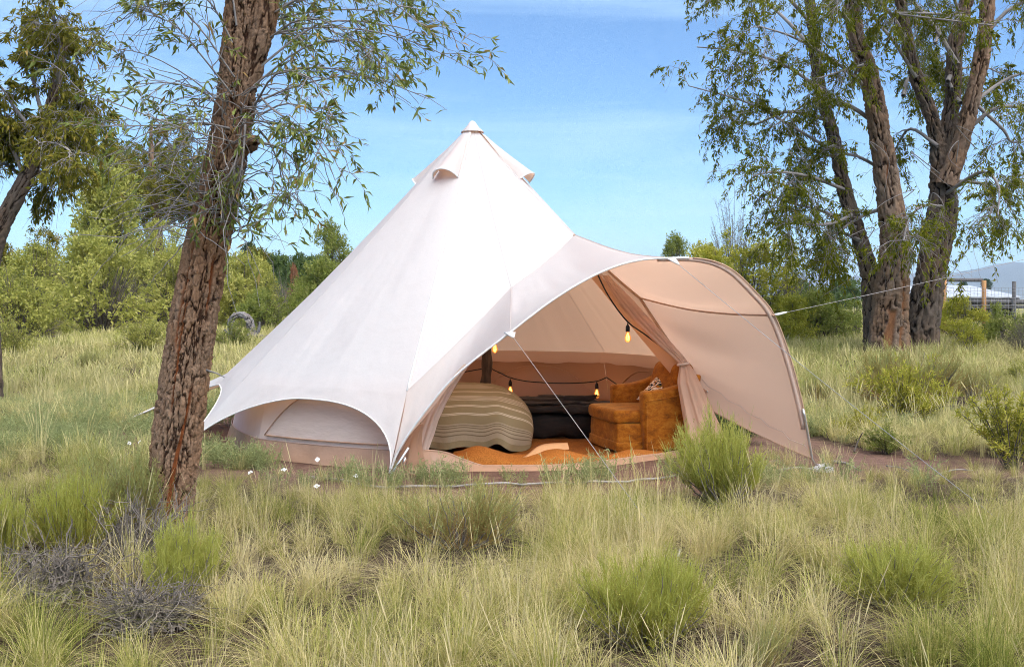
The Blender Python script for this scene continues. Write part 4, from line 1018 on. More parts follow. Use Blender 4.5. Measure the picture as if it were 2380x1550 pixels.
gD, _ = bark_trunk([Q(2185, 430, .2), Q(2200, 330, .3), Q(2215, 220, .4), Q(2222, 100, .5), Q(2250, -20, .6), Q(2265, -200, .7)], [0.19, 0.155, 0.145, 0.14, 0.125, 0.09], 200, 72, 0.08, 0.035, 67)
obj('limb', gD, M['bark_dark'], rt)
gE, _ = bark_trunk([Q(2200, 430, -.1), Q(2235, 330, -.2), Q(2262, 220, -.3), Q(2284, 120, -.4), Q(2296, 0, -.5), Q(2310, -200, -.6)], [0.19, 0.15, 0.14, 0.14, 0.125, 0.09], 200, 72, 0.08, 0.035, 71)
obj('limb', gE, M['bark_far'], rt)
LR = [[(1950, 360), (1850, 300), (1740, 240), (1600, 200)], [(1910, 210), (1820, 150), (1720, 120), (1620, 110)], [(1900, 130), (1820, 40), (1740, -20), (1660, -20)], [(1960, 440), (1880, 410), (1800, 400), (1750, 410)],
      [(1990, 530), (1910, 490), (1830, 470), (1770, 440)], [(2060, 400), (1980, 360), (1900, 370), (1830, 430)], [(2040, 290), (1960, 240), (1880, 240), (1790, 300)], [(1925, 280), (1830, 260), (1750, 290), (1680, 270)],
      [(2030, 220), (1950, 150), (1850, 90), (1760, 60)], [(1985, 60), (1900, -10), (1800, -60), (1700, -80)], [(2070, 480), (2010, 500), (1950, 540), (1930, 590)], [(2000, 560), (1950, 540), (1920, 560), (1900, 600)],
      [(2130, 180), (2080, 100), (2030, 40), (1990, -40)], [(2180, 340), (2120, 300), (2090, 330), (2060, 400)], [(2200, 450), (2280, 400), (2320, 430), (2320, 500)], [(2210, 420), (2290, 430), (2310, 470), (2280, 540)],
      [(2262, 240), (2330, 190), (2390, 170), (2450, 190)], [(2250, 300), (2320, 250), (2400, 260), (2470, 310)], [(2290, 80), (2350, 20), (2420, 0), (2500, 30)], [(2225, 150), (2170, 60), (2120, 0), (2080, -60)],
      [(2105, 90), (2060, 20), (2000, -20), (1940, 0)], [(2240, 60), (2200, -40), (2140, -100), (2090, -100)], [(2296, 0), (2360, -100), (2440, -120), (2520, -80)], [(2190, 480), (2140, 480), (2110, 520), (2100, 560)],
      [(1980, 500), (1930, 520), (1870, 520), (1830, 500)], [(2265, 240), (2330, 300), (2350, 330), (2380, 330)], [(1890, 60), (1800, -30), (1700, -40), (1640, 10)], [(1940, 340), (1900, 360), (1860, 420), (1850, 480)]]
rng = rs(77); limbs = []
for l in LR:
    dz = rng.normal(0, 1.6); limbs.append([W(x, y, D0 + dz * k / 3) for k, (x, y) in enumerate(l)])
for k in range(10):          # the crown reaches back and forward too
    dz = rng.choice([-1, 1]) * rng.uniform(1.5, 3.2); x0, y0 = rng.uniform(1930, 2290), rng.uniform(-60, 260)
    limbs.append([W(x0, y0, D0), W(x0 + rng.normal(0, 40), y0 - 40, D0 + dz * 0.4), W(x0 + rng.normal(0, 80), y0 - 50, D0 + dz * 0.8), W(x0 + rng.normal(0, 100), y0 - 20, D0 + dz * 1.1)])
crown(rt, o, limbs, 83, 560, 3900, 52000, 0.11, M['leaf_cotton'], M['twig'], (0.3, 1.1), (0.25, 0.7), 0.5, 0.34, r=(0.05, 0.012))
for k in range(8):
    t0 = rng.uniform(0, 1); x0, y0 = [(2000, 560), (2062, 420), (2190, 500), (2240, 330)][k % 4]
    x0 += rng.normal(0, 20); y0 += rng.normal(0, 60)
    obj('dead_branch', tube(catmull([Q(x0, y0, -.35), Q(x0 + rng.normal(0, 25), y0 - 50, -.55), Q(x0 + rng.normal(0, 40), y0 - 10, -.7), Q(x0 + rng.normal(0, 40), y0 + rng.uniform(30, 90), -.7)], 16), np.linspace(0.013, 0.003, 16), 5), M['twig'], rt)
# ------------------------------------------------------------------ bushes: unit-sized shapes, shared between alike ones
def bush_geo(seed, nstem, ntw, nleaf, leafL, hr=1.0, dome=1.0, open_=0.25, low=0.05, upr=0.4, aspect=0.28, jag=0.25):
    """unit bush (radius 1, height 1): stems fountain out of the base, twigs and leaves on them"""
    rng = rs(seed); th = rng.uniform(0, 2 * pi, nstem); rr = rng.random(nstem) ** 0.5
    hh = np.sqrt(np.clip(1 - (rr * 0.97) ** 2, 0.03, 1)) ** dome
    lob = 1 + jag * vnoise(np.stack([np.cos(th) * 2 + seed, np.sin(th) * 2, hh * 2], -1), seed)
    end = np.stack([np.cos(th) * rr * lob, np.sin(th) * rr * lob, (low + (1 - low) * hh) * lob * rng.uniform(0.72, 1.04, nstem)], -1)
    st = np.stack([np.cos(th) * 0.10 * rr, np.sin(th) * 0.10 * rr, 0 * th], -1)
    s = np.linspace(0, 1, 8)[None, :, None]
    mid = (st + end) / 2 + np.stack([np.cos(th) * -0.12 * rr, np.sin(th) * -0.12 * rr, 0.12 + 0 * th], -1)
    S = st[:, None] * (1 - s) ** 2 + 2 * mid[:, None] * s * (1 - s) + end[:, None] * s ** 2
    S[..., 2] *= hr
    Wb = np.cumsum(rng.normal(size=S.shape), 1) * 0.012; S += Wb - Wb[:, :1]
    g1 = Geo(); tubes(g1, S, taper(nstem, 8, 0.010, 0.003, rng), 4, rng)
    Tw, _, _ = ramify(rng, S, ntw, open_, 1.0, (0.10, 0.34), 0.6, 0.7, upr, 0.12, 0.25, 5)
    tubes(g1, Tw, taper(ntw, 5, 0.0035, 0.0015, rng), 3, rng)
    g2 = Geo()
    if nleaf:
        p, d, _ = along_paths(rng, Tw, nleaf, 0.05, 1.0)
        dd = nrm(d * 0.6 + rng.normal(0, 0.6, (nleaf, 3)) + np.array([0, 0, 0.1]))
        leaves(g2, p + rng.normal(0, 0.012, (nleaf, 3)), dd, rng.uniform(0.7, 1.3, nleaf) * leafL, rng.uniform(0.7, 1.3, nleaf) * leafL * aspect, rng, 0.15, 0.1, False, None, 1.3)
    return g1, g2
def shell_geo(seed, nlobe, nleaf, leafL, hr, peak=0.0, aspect=0.4, gap=0.0):
    """rounded bush: lobes of leaf sprays over an inner frame of stems (radius 1, height hr)"""
    rng = rs(seed); th = rng.uniform(0, 2 * pi, nlobe); rr = rng.random(nlobe) ** 0.5
    zz = rng.random(nlobe) ** 0.8
    wmax = np.sqrt(np.clip(1 - (zz * 0.95) ** 2, 0.05, 1)) * (1 - peak * zz)
    c = np.stack([np.cos(th) * rr * 0.74 * wmax, np.sin(th) * rr * 0.74 * wmax, (0.16 + 0.64 * zz) * hr], -1)
    c[0] = (0.05, 0, hr * 0.76)
    rad = rng.uniform(0.20, 0.36, nlobe) * (1 - 0.45 * peak * zz)
    ns = nleaf // 7; li = rng.choice(nlobe, ns, p=rad ** 2 / np.sum(rad ** 2))
    d = nrm(rng.normal(size=(ns, 3)) + np.array([0, 0, 0.25])); p = c[li] + d * rad[li][:, None] * (0.55 + 0.55 * rng.random((ns, 1)) ** 0.6)
    p += 0.05 * np.stack([vnoise(p * 6, seed), vnoise(p * 6 + 9, seed), vnoise(p * 6 + 17, seed)], -1)
    out_ = nrm(p - np.array([0, 0, hr * 0.35])); ax = nrm(out_ * 0.7 + d * 0.5 + np.array([0, 0, 0.45]) + rng.normal(0, 0.35, (ns, 3)))
    if gap: k = vnoise(p * 3.1, seed + 3) > -gap; p, ax, out_ = p[k], ax[k], out_[k]
    k = p[:, 2] > 0.03; p, ax, out_ = p[k], ax[k], out_[k]; ns = len(p)
    L_ = rng.uniform(0.06, 0.16, ns)
    t = np.tile(np.linspace(0, 1, 7), ns); P = np.repeat(p, 7, 0) + np.repeat(ax, 7, 0) * (t * np.repeat(L_, 7))[:, None]
    n = len(P); D_ = nrm(np.repeat(ax, 7, 0) * 0.6 + rng.normal(0, 0.6, (n, 3)))
    g2 = Geo(); sd = nrm(np.cross(D_, np.repeat(out_, 7, 0) + rng.normal(0, 0.55, (n, 3)))); up_ = np.cross(sd, D_)
    Ln = (leafL * rng.uniform(0.7, 1.3, n))[:, None]; wd = Ln * aspect * 0.5; m = P + D_ * Ln * 0.45
    V = np.stack([P, m + sd * wd, P + D_ * Ln - up_ * Ln * 0.1, m - sd * wd], 1)
    tint = np.clip(np.repeat(rng.random(ns), 7) * 0.6 + rng.random(n) * 0.4, 0, 1)
    g2.add(V, np.arange(n)[:, None] * 4 + np.array([0, 1, 2, 3]), tint=np.repeat(tint, 4))
    g1 = Geo(); ntr = min(90, nlobe * 4); li = rng.integers(0, nlobe, ntr); e = c[li] + nrm(rng.normal(size=(ntr, 3))) * rad[li][:, None] * 0.8; e[:, 2] = np.maximum(e[:, 2], 0.1)
    s_ = np.linspace(0, 1, 7)[None, :, None]; b = e * np.array([0.12, 0.12, 0]); mid = (b + e) / 2 + np.array([0, 0, 0.1]); S = b[:, None] * (1 - s_) ** 2 + 2 * mid[:, None] * s_ * (1 - s_) + e[:, None] * s_ ** 2
    tubes(g1, S, taper(ntr, 7, 0.011, 0.003, rng), 4, rng)
    Tw, _, _ = ramify(rng, S, ntr * 5, 0.4, 1.0, (0.08, 0.25), 0.7, 0.7, 0.25, 0.05, 0.25, 5); tubes(g1, Tw, taper(ntr * 5, 5, 0.0028, 0.0012, rng), 3, rng)
    return g1, g2
BUSH = {}
def bush_mesh(key):
    if key not in BUSH:
        kind, v, hr = key
        q = 0.6 + 0.4 * hr; I = lambda n: int(n * q)
        if kind == 'willow': a = shell_geo(200 + v, I(24), I(17000), 0.058, hr, 0.2, gap=0.28)
        elif kind == 'cone': a = shell_geo(220 + v, I(26), I(17000), 0.055, hr, 0.72, gap=0.3)
        elif kind == 'airy': a = shell_geo(240 + v, I(18), I(9000), 0.060, hr, 0.35, gap=0.1)
        elif kind == 'grey': a = bush_geo(260 + v, I(70), I(1000), I(2200), 0.05, hr, 0.8, 0.2, jag=0.4)
        elif kind == 'dense': a = shell_geo(280 + v, I(20), I(11000), 0.075, hr, 0.25, 0.45)
        elif kind == 'shoot': a = bush_geo(300 + v, 44, 420, 5200, 0.105, hr, 1.2, 0.15, upr=0.8, aspect=0.2, jag=0.3)
        elif kind == 'bare': a = bush_geo(320 + v, 90, 1200, 0, 0.05, hr, 0.7, 0.1, jag=0.3)
        m1 = a[0].mesh('stems'); m2 = a[1].mesh('foliage') if a[1].V else None
        BUSH[key] = (m1, m2)
    return BUSH[key]
def bush(X, ytop, wpx, D, kind, v, m, label, name='bush', cat='bush', group=None, mst='twig_dark', ybase=None, deep=0.85):
    x = (X - CX) / FPX * D; z = float(terr(x, D)); H = CAMH - (ytop - HY) / FPX * D - z; R = wpx * (1.18 if group == BL else 1.08) / 2 / FPX * D
    e = empty(name, (x, D, z - 0.03), label, cat, group, rot=(0, 0, radians((v * 83 + X * 7) % 360)))
    hr = min((0.8, 1.2, 1.8, 2.6), key=lambda q: abs(math.log(q * R / H)))
    m1, m2 = bush_mesh((kind, v, hr))
    for nm, me, mm in (('stems', m1, M[mst]), ('foliage', m2, M[m])):
        if me is None: continue
        if not me.materials: me.materials.append(mm)
        o = obj(nm, me, None, e, kind='stuff'); o.scale = (R, R, H / hr)
        o.material_slots[0].link = 'OBJECT'; o.material_slots[0].material = mm
    return e
BL = 'bushes behind the tent on the left'; BR = 'bushes behind the tent on the right'
bush(255, 372, 310, 38, 'cone', 0, 'leaf_light', 'tall pale green bush tapering to a peak, left background', group=BL)
bush(378, 480, 180, 37, 'willow', 1, 'leaf_light', 'rounded green bush right against the peaked pale bush', group=BL)
bush(232, 552, 290, 31, 'willow', 0, 'leaf_light', 'broad light green bush standing at the back of the meadow left of the trunk', group=BL)
bush(90, 548, 220, 34, 'airy', 0, 'leaf_light', 'twiggy yellow green bush behind the dead grey brush', group=BL)
bush(42, 612, 230, 26, 'willow', 1, 'leaf_light', 'yellow green bush at the left edge beside the dead grey brush', group=BL)
bush(100, 500, 130, 43, 'airy', 1, 'leaf_olive', 'sparse olive bush rising behind the left bushes under the drooping crown', group=BL)
bush(0, 530, 110, 46, 'dense', 0, 'leaf_olive', 'olive bush at the far left under the leaning trunk', group=BL)
bush(-60, 600, 200, 36, 'willow', 2, 'leaf_light', 'pale bush cut off by the left edge of the picture', group=BL)
bush(412, 560, 190, 34, 'willow', 2, 'leaf_light', 'light green bush half hidden by the leaning trunk', group=BL)
bush(160, 620, 150, 37, 'grey', 0, 'leaf_grey', 'grey twiggy bush between the two light green bushes on the left', group=BL)
bush(300, 650, 160, 36, 'grey', 1, 'leaf_grey', 'grey brown twigs behind the broad light green bush', group=BL)
bush(335, 735, 150, 22.0, 'shoot', 0, 'leaf_light', 'small bright green shrub in the meadow left of the trunk', 'shrub', 'shrub')
bush(20, 740, 130, 21, 'shoot', 3, 'leaf_light', 'small light green shrub in the meadow at the left edge', 'shrub', 'shrub')
bush(450, 720, 130, 25, 'shoot', 1, 'leaf_light', 'light green shrub half behind the leaning trunk', 'shrub', 'shrub')
bush(540, 745, 110, 24, 'shoot', 2, 'leaf_mid', 'green shrub right of the leaning trunk before the driftwood ring', 'shrub', 'shrub')
bush(122, 738, 48, 27, 'bare', 0, 'leaf_grey', 'small dead grey brush in the left meadow', 'dead_shrub', 'shrub', mst='dead')
bush(560, 595, 200, 36, 'willow', 3, 'leaf_light', 'pale green bush just right of the leaning trunk', group=BL)
bush(605, 690, 160, 31, 'willow', 0, 'leaf_mid', 'low green bush behind the grey driftwood ring', group=BL)
bush(608, 592, 95, 50, 'dense', 1, 'leaf_light', 'small round light green bush below the lone juniper', group=BL)
bush(520, 640, 120, 41, 'willow', 1, 'leaf_light', 'pale bush behind the right side of the leaning trunk', group=BL)
bush(645, 582, 110, 62, 'dense', 2, 'leaf_dark', 'dark green bush on the far rise left of the tent', group=BL)
bush(600, 570, 120, 78, 'dense', 0, 'leaf_olive', 'olive scrub at the foot of the lone juniper', group=BL)
bush(695, 572, 90, 66, 'dense', 0, 'leaf_dark', 'dark bush on the skyline beside the tall willow', group=BL)
bush(683, 600, 38, 52, 'airy', 0, 'leaf_rust', 'rusty orange dead bush in the gap left of the tent', 'dead_shrub', 'shrub')
bush(663, 630, 90, 50, 'bare', 1, 'leaf_grey', 'bare grey brush beside the rusty dead bush', 'dead_shrub', 'shrub', mst='dead')
bush(772, 472, 175, 35, 'airy', 2, 'leaf_mid', 'tall airy willow rising behind the tent roof on the left', 'willow', 'tree')
bush(745, 590, 170, 32, 'willow', 3, 'leaf_mid', 'green bush touching the left slope of the tent roof', group=BL)
bush(1572, 517, 125, 42, 'airy', 3, 'leaf_mid', 'small airy tree just above the awning top', 'willow', 'tree')
bush(1705, 455, 150, 39, 'grey', 2, 'leaf_grey', 'tall grey bush with bare twiggy top above the awning', group=BR)
bush(1735, 518, 300, 27, 'willow', 1, 'leaf_bright', 'big yellow green bush behind the awning', group=BR)
bush(1640, 548, 180, 34, 'willow', 0, 'leaf_bright', 'yellow green bush showing over the awning edge', group=BR)
bush(1830, 590, 120, 36, 'grey', 0, 'leaf_grey', 'grey hanging brush between the yellow green bush and the dark trunk', group=BR)
bush(1905, 668, 190, 27, 'willow', 2, 'leaf_mid', 'low green bush left of the three trunks', group=BR)
bush(1840, 690, 150, 25.5, 'willow', 3, 'leaf_bright', 'low yellow green bush where the awning rope crosses', group=BR)
bush(1985, 690, 110, 28, 'airy', 1, 'leaf_mid', 'loose green bush directly behind the dark left trunk', group=BR)
bush(2235, 682, 150, 26.5, 'willow', 0, 'leaf_bright', 'yellow green bush right of the three trunks below the shed', group=BR)
bush(2320, 715, 150, 24.5, 'willow', 1, 'leaf_mid', 'green bush at the foot of the orange fence post', group=BR)
bush(2250, 745, 110, 23.5, 'airy', 2, 'leaf_bright', 'small loose bush beside the thick right trunk', group=BR)
bush(2385, 735, 110, 22.5, 'grey', 1, 'leaf_grey', 'grey twiggy bush at the right edge under the fence', group=BR)
bush(2450, 690, 160, 27, 'willow', 3, 'leaf_mid', 'green bush cut off by the right edge of the picture', group=BR)
bush(2075, 720, 150, 33, 'willow', 0, 'leaf_mid', 'green bush glimpsed between the trunks', group=BR)
# far trees on the skyline
bush(577, 552, 56, 84, 'dense', 3, 'leaf_blue', 'lone blue green juniper on the left skyline', 'juniper_tree', 'tree')
bush(2292, 640, 46, 120, 'dense', 3, 'leaf_blue', 'dark round tree behind the pale shed roof', 'juniper_tree', 'tree')
bush(2238, 649, 40, 125, 'dense', 1, 'leaf_blue', 'low dark tree behind the left end of the shed roof', 'juniper_tree', 'tree')
for k, (X, yt, wd, D) in enumerate([(2180, 660, 80, 105), (1960, 655, 130, 95), (1860, 650, 120, 100), (740, 600, 130, 80)]):
    bush(X, yt, wd, D, 'dense', k % 4, 'leaf_dark', ['distant dark tree low behind the thick trunk', 'distant tree between the awning and the dark trunk', 'distant tree beyond the awning rope', 'distant tree behind the tall airy willow'][k], 'distant_tree', 'tree', 'distant trees')

# tall cottonwood in the left background
D0 = 48.0; x0 = (372 - CX) / FPX * D0
ct = empty('cottonwood_tree', (x0, D0, float(terr(x0, D0))), 'tall olive cottonwood rising behind the peaked pale bush', 'tree'); o = np.array(ct.location)
g, _ = bark_trunk([np.zeros(3), W(370, 600, D0) - o, W(360, 480, D0) - o, W(352, 380, D0) - o, W(350, 290, D0) - o], [0.28, 0.22, 0.17, 0.11, 0.05], 90, 24, 0.1, 0.03, 88); obj('trunk', g, M['bark_far'], ct)
rng = rs(91); limbs = []
for k in range(26):
    y0 = rng.uniform(330, 560); a = rng.uniform(0, 2 * pi); L_ = rng.uniform(0.6, 1.0) * 3.0 * (0.6 + 0.4 * sin((y0 - 300) / 300 * pi))
    b = W(362 - (560 - y0) * 0.04, y0, D0); e = b + np.array([cos(a) * L_, sin(a) * L_, rng.uniform(0.6, 1.6)])
    limbs.append([b, b * 0.65 + e * 0.35, b * 0.3 + e * 0.7 + np.array([0, 0, 0.2]), e])
crown(ct, o, limbs, 93, 460, 3000, 42000, 0.17, M['leaf_olive'], M['twig'], (0.4, 1.2), (0.3, 0.9), 0.35, 0.2, 0.3, r=(0.05, 0.015))

# ------------------------------------------------------------------ rabbitbrush and shrubs near the camera
def rabbit_geo(seed, nst, nbl, w_=0.0022, bl=(0.10, 0.24), spread=0.9, lean=0.35):
    """unit rabbitbrush: woody base, dense upright green wands with thread leaves"""
    rng = rs(seed); n = nst; nc = 9; cth = rng.uniform(0, 2 * pi, nc); cr_ = rng.random(nc) ** 0.5 * 0.62; ch = rng.uniform(0.55, 1.0, nc) * (1 - 0.25 * cr_)
    ci = rng.integers(0, nc, n); cc = np.stack([np.cos(cth) * cr_, np.sin(cth) * cr_], -1)[ci]
    th = rng.uniform(0, 2 * pi, n); rr = rng.random(n) ** 0.6 * 0.36
    ex_, ey_ = cc[:, 0] + np.cos(th) * rr, cc[:, 1] + np.sin(th) * rr
    hh = ch[ci] * (1 - 0.5 * (rr / 0.36) ** 2 * 0.6) * rng.uniform(0.62, 1.08, n)
    end = np.stack([ex_, ey_, hh], -1); st = np.stack([ex_ * 0.22, ey_ * 0.22, 0 * th], -1)
    s = np.linspace(0, 1, 8)[None, :, None]; mid = np.stack([ex_ * 0.72 + rng.normal(0, 0.05, n), ey_ * 0.72 + rng.normal(0, 0.05, n), hh * rng.uniform(0.3, 0.5, n)], -1)
    S = st[:, None] * (1 - s) ** 2 + 2 * mid[:, None] * s * (1 - s) + end[:, None] * s ** 2
    Wb = np.cumsum(rng.normal(size=S.shape), 1) * 0.014; S += Wb - Wb[:, :1]
    g1 = Geo(); k = n // 3; tubes(g1, S[:k], taper(k, 8, 0.012, 0.004, rng), 4, rng)
    B, _, t = ramify(rng, S, nbl, 0.35, 0.98, bl, 1.0, 0.42, 0.45, 0.0, 0.2, 4)
    g2 = Geo(); tint = np.clip(0.18 + 0.72 * t * rng.uniform(0.45, 1.25, nbl), 0, 1)
    wd = np.linspace(1, 0.15, 4)[None] * w_ * rng.uniform(0.7, 1.5, (nbl, 1)); sd = nrm(np.cross(B[:, -1] - B[:, 0], rng.normal(size=(nbl, 3))))
    ribbons(g2, B, wd, sd, tint=tint)
    wd = np.linspace(1, 0.5, 8)[None] * w_ * 1.2 * np.ones((n, 1)); sd = nrm(np.cross(S[:, -1] - S[:, 0], rng.normal(size=(n, 3))))
    ribbons(g2, S, wd, sd, tint=np.clip(rng.random(n) * 0.35, 0, 1))
    nl = nbl * 2; p, d, ix = along_paths(rng, B, nl, 0.1, 0.95); C = nrm(d + rng.normal(0, 0.45, (nl, 3))); Ln = rng.uniform(0.03, 0.085, nl)[:, None, None]
    LB = p[:, None] + C[:, None] * np.linspace(0, 1, 3)[None, :, None] * Ln
    ribbons(g2, LB, np.array([[0.8, 1.0, 0.1]]) * w_ * 0.9 * np.ones((nl, 1)), nrm(np.cross(C, rng.normal(size=(nl, 3)))), tint=np.clip(tint[ix] + rng.normal(0, 0.12, nl), 0, 1))
    return g1, g2
RB = {}; SHRUBS = []
def rabbit(X, ybase, ytop, wpx, v, m, label, name='rabbitbrush', cat='shrub', dens=1.0, mst='dead', D=None):
    b = G(X, ybase) if D is None else np.array([(X - CX) / FPX * D, D, 0])
    H = (ybase - ytop) / FPX * b[1] * 1.18; R = wpx * 1.28 / 2 / FPX * b[1]; b[2] = float(terr(b[0], b[1]))
    if v not in RB:
        a = rabbit_geo(400 + v, [260, 250, 110, 200][v % 4], [7600, 7000, 2000, 4800][v % 4], 0.0032, (0.10, 0.26)); RB[v] = (a[0].mesh('stems'), a[1].mesh('foliage'))
    SHRUBS.append((b[0], b[1], R))
    e = empty(name, (b[0], b[1], b[2] - 0.01), label, cat, 'low shrubs round the tent', rot=(0, 0, radians((X * 13 + v * 50) % 360)))
    for nm, me, mm in (('stems', RB[v][0], M[mst]), ('foliage', RB[v][1], M[m])):
        if not me.materials: me.materials.append(mm)
        o = obj(nm, me, None, e, kind='stuff', scale=(R, R, H)); o.material_slots[0].link = 'OBJECT'; o.material_slots[0].material = mm
    return e
def willow_shrub(X, ybase, ytop, wpx, v, m, label, D=None):
    b = G(X, ybase) if D is None else np.array([(X - CX) / FPX * D, D, 0]); b[2] = float(terr(b[0], b[1]))
    H = (ybase - ytop) / FPX * b[1]; R = wpx / 2 / FPX * b[1]
    SHRUBS.append((b[0], b[1], R * 0.7))
    e = empty('willow_shrub', (b[0], b[1], b[2] - 0.01), label, 'shrub', 'low shrubs round the tent', rot=(0, 0, radians((X * 17 + v * 70) % 360)))
    hr = min((0.8, 1.2, 1.8), key=lambda q: abs(math.log(q * R / H)))
    m1, m2 = bush_mesh(('shoot', v, hr))
    for nm, me, mm in (('stems', m1, M['twig_dark']), ('foliage', m2, M[m])):
        if not me.materials: me.materials.append(mm)
        o = obj(nm, me, None, e, kind='stuff', scale=(R, R, H / hr)); o.material_slots[0].link = 'OBJECT'; o.material_slots[0].material = mm
rabbit(1690, 1170, 985, 260, 0, 'stem_green', 'dense green rabbitbrush in front of the right end of the door')
rabbit(1497, 1500, 1270, 310, 1, 'stem_green', 'round green rabbitbrush low in the foreground, centre right')
rabbit(1065, 1270, 1105, 320, 2, 'stem_orange', 'sparse green and orange wands in front of the bed')
rabbit(165, 1300, 1100, 240, 3, 'stem_green', 'green rabbitbrush left of the leaning trunk base, facing the camera')
rabbit(275, 1245, 1035, 270, 1, 'stem_orange', 'orange tipped rabbitbrush hugging the left of the trunk base')
rabbit(405, 1400, 1215, 220, 0, 'stem_green', 'green rabbitbrush in front of the trunk base')
rabbit(5, 1320, 1120, 170, 3, 'stem_green', 'green rabbitbrush at the left edge')
rabbit(388, 1205, 1108, 130, 2, 'stem_orange', 'small orange stemmed shrub against the trunk foot', D=6.45)
rabbit(2065, 1410, 1250, 320, 3, 'stem_green', 'bright fine stemmed clump in the right foreground grass')
rabbit(2115, 955, 795, 240, 1, 'stem_orange', 'orange tinged rabbitbrush in front of the three trunks')
rabbit(205, 852, 806, 82, 0, 'stem_orange', 'small yellow green tuft shrub in the left meadow', D=19.0)
rabbit(150, 870, 846, 44, 3, 'stem_green', 'tiny green tuft in the left meadow', D=18.0)
rabbit(2265, 935, 835, 100, 2, 'stem_orange', 'thin rusty shrub right of the orange tinged rabbitbrush')
rabbit(1905, 945, 860, 120, 2, 'stem_orange', 'low rusty shrub just right of the awning edge')
rabbit(1760, 1560, 1440, 150, 2, 'stem_orange', 'sparse orange stemmed clump at the bottom right of centre')
willow_shrub(2105, 990, 830, 230, 1, 'leaf_bright', 'leafy green willow shrub before the orange tinged rabbitbrush')
willow_shrub(2000, 1022, 945, 120, 2, 'leaf_bright', 'small yellow green shrub on bare soil right of the awning')
willow_shrub(2060, 1055, 985, 140, 3, 'leaf_mid', 'low green leafy shrub right of the awning foot')
willow_shrub(2350, 1090, 865, 270, 0, 'leaf_bright', 'bright yellow green willow shrub at the right edge')
willow_shrub(1705, 1030, 935, 150, 1, 'leaf_dark', 'dark green shrub behind the awning lower edge')
willow_shrub(2370, 900, 840, 90, 2, 'leaf_light', 'pale green shrub at the right edge below the fence')
def deadwood(X, ybase, ytop, wpx, seed, label):
    b = G(X, ybase); H = (ybase - ytop) / FPX * b[1]; R = wpx / 2 / FPX * b[1]; rng = rs(seed); n = 110
    th = rng.uniform(0, 2 * pi, n); rr = rng.uniform(0.3, 1, n); s = np.linspace(0, 1, 7)[None, :, None]
    org = np.stack([rng.normal(0, 0.35, n) * R, rng.normal(0, 0.25, n) * R, 0 * th], -1)
    end = org + np.stack([np.cos(th) * rr * R * 0.8, np.sin(th) * rr * R * 0.6, H * rng.random(n) ** 1.6], -1)
    S = org[:, None] * (1 - s) + end[:, None] * s + np.stack([0 * th, 0 * th, H * rng.uniform(0.0, 0.9, n)], -1)[:, None] * s * (1 - s); Wb = np.cumsum(rng.normal(size=S.shape), 1) * 0.07 * R; S += Wb - Wb[:, :1]; S[..., 2] = np.abs(S[..., 2]) + 0.006
    g = Geo(); tubes(g, S, taper(n, 7, 0.0075, 0.0022, rng), 5, rng)
    T_, _, _ = ramify(rng, S, 420, 0.3, 1, (0.06, 0.2), 0.9, 0.6, 0.1, 0.1, 0.3, 5); tubes(g, T_, taper(420, 5, 0.003, 0.001, rng), 3, rng)
    SHRUBS.append((b[0], b[1] - 0.1, R * 1.05))
    obj('dead_shrub', g, M['dead'], label=label, cat='shrub', loc=tuple(b), group='low shrubs round the tent')
deadwood(130, 1390, 1270, 260, 1, 'dead grey woody branches sprawling at the lower left')
deadwood(330, 1300, 1170, 190, 2, 'dead grey stems around the foot of the leaning trunk')
deadwood(350, 1460, 1370, 240, 3, 'low dead grey brush in the grass below the trunk')
# ------------------------------------------------------------------ grass (uncountable)
def tuft(seed, n, H, R, lean, w_, K=5, droop=0.45, tip=0.1):
    rng = rs(seed); th = rng.uniform(0, 2 * pi, n); r = R * rng.random(n) ** 0.7
    base = np.stack([np.cos(th) * r, np.sin(th) * r, 0 * th - 0.01], -1)
    hd = th + rng.normal(0, 0.7, n); ln = H * rng.uniform(0.45, 1.1, n); lv = np.abs(rng.normal(0, lean, n)) + 0.05
    s = np.linspace(0, 1, K)[None, :, None]; d = np.stack([np.cos(hd), np.sin(hd), 0 * hd], -1)[:, None]
    P = base[:, None] + ln[:, None, None] * (np.array([0, 0, 1.0]) * (s - droop * lv[:, None, None] * s ** 2.2) + d * (lv[:, None, None] * (0.35 * s + 0.75 * s ** 2)))
    Wb = np.cumsum(rng.normal(size=P.shape), 1) * 0.012 * H; P += Wb - Wb[:, :1]
    P[..., 2] = np.maximum(P[..., 2], 0.004)
    wd = np.array([1, 0.95, 0.8, 0.5, tip])[None, :K] * w_ * rng.uniform(0.6, 1.4, (n, 1))
    side = np.stack([-np.sin(hd), np.cos(hd), 0.25 * rng.normal(size=n)], -1)
    g = Geo(); ribbons(g, P, wd, nrm(side), tint=rng.random(n)); return g
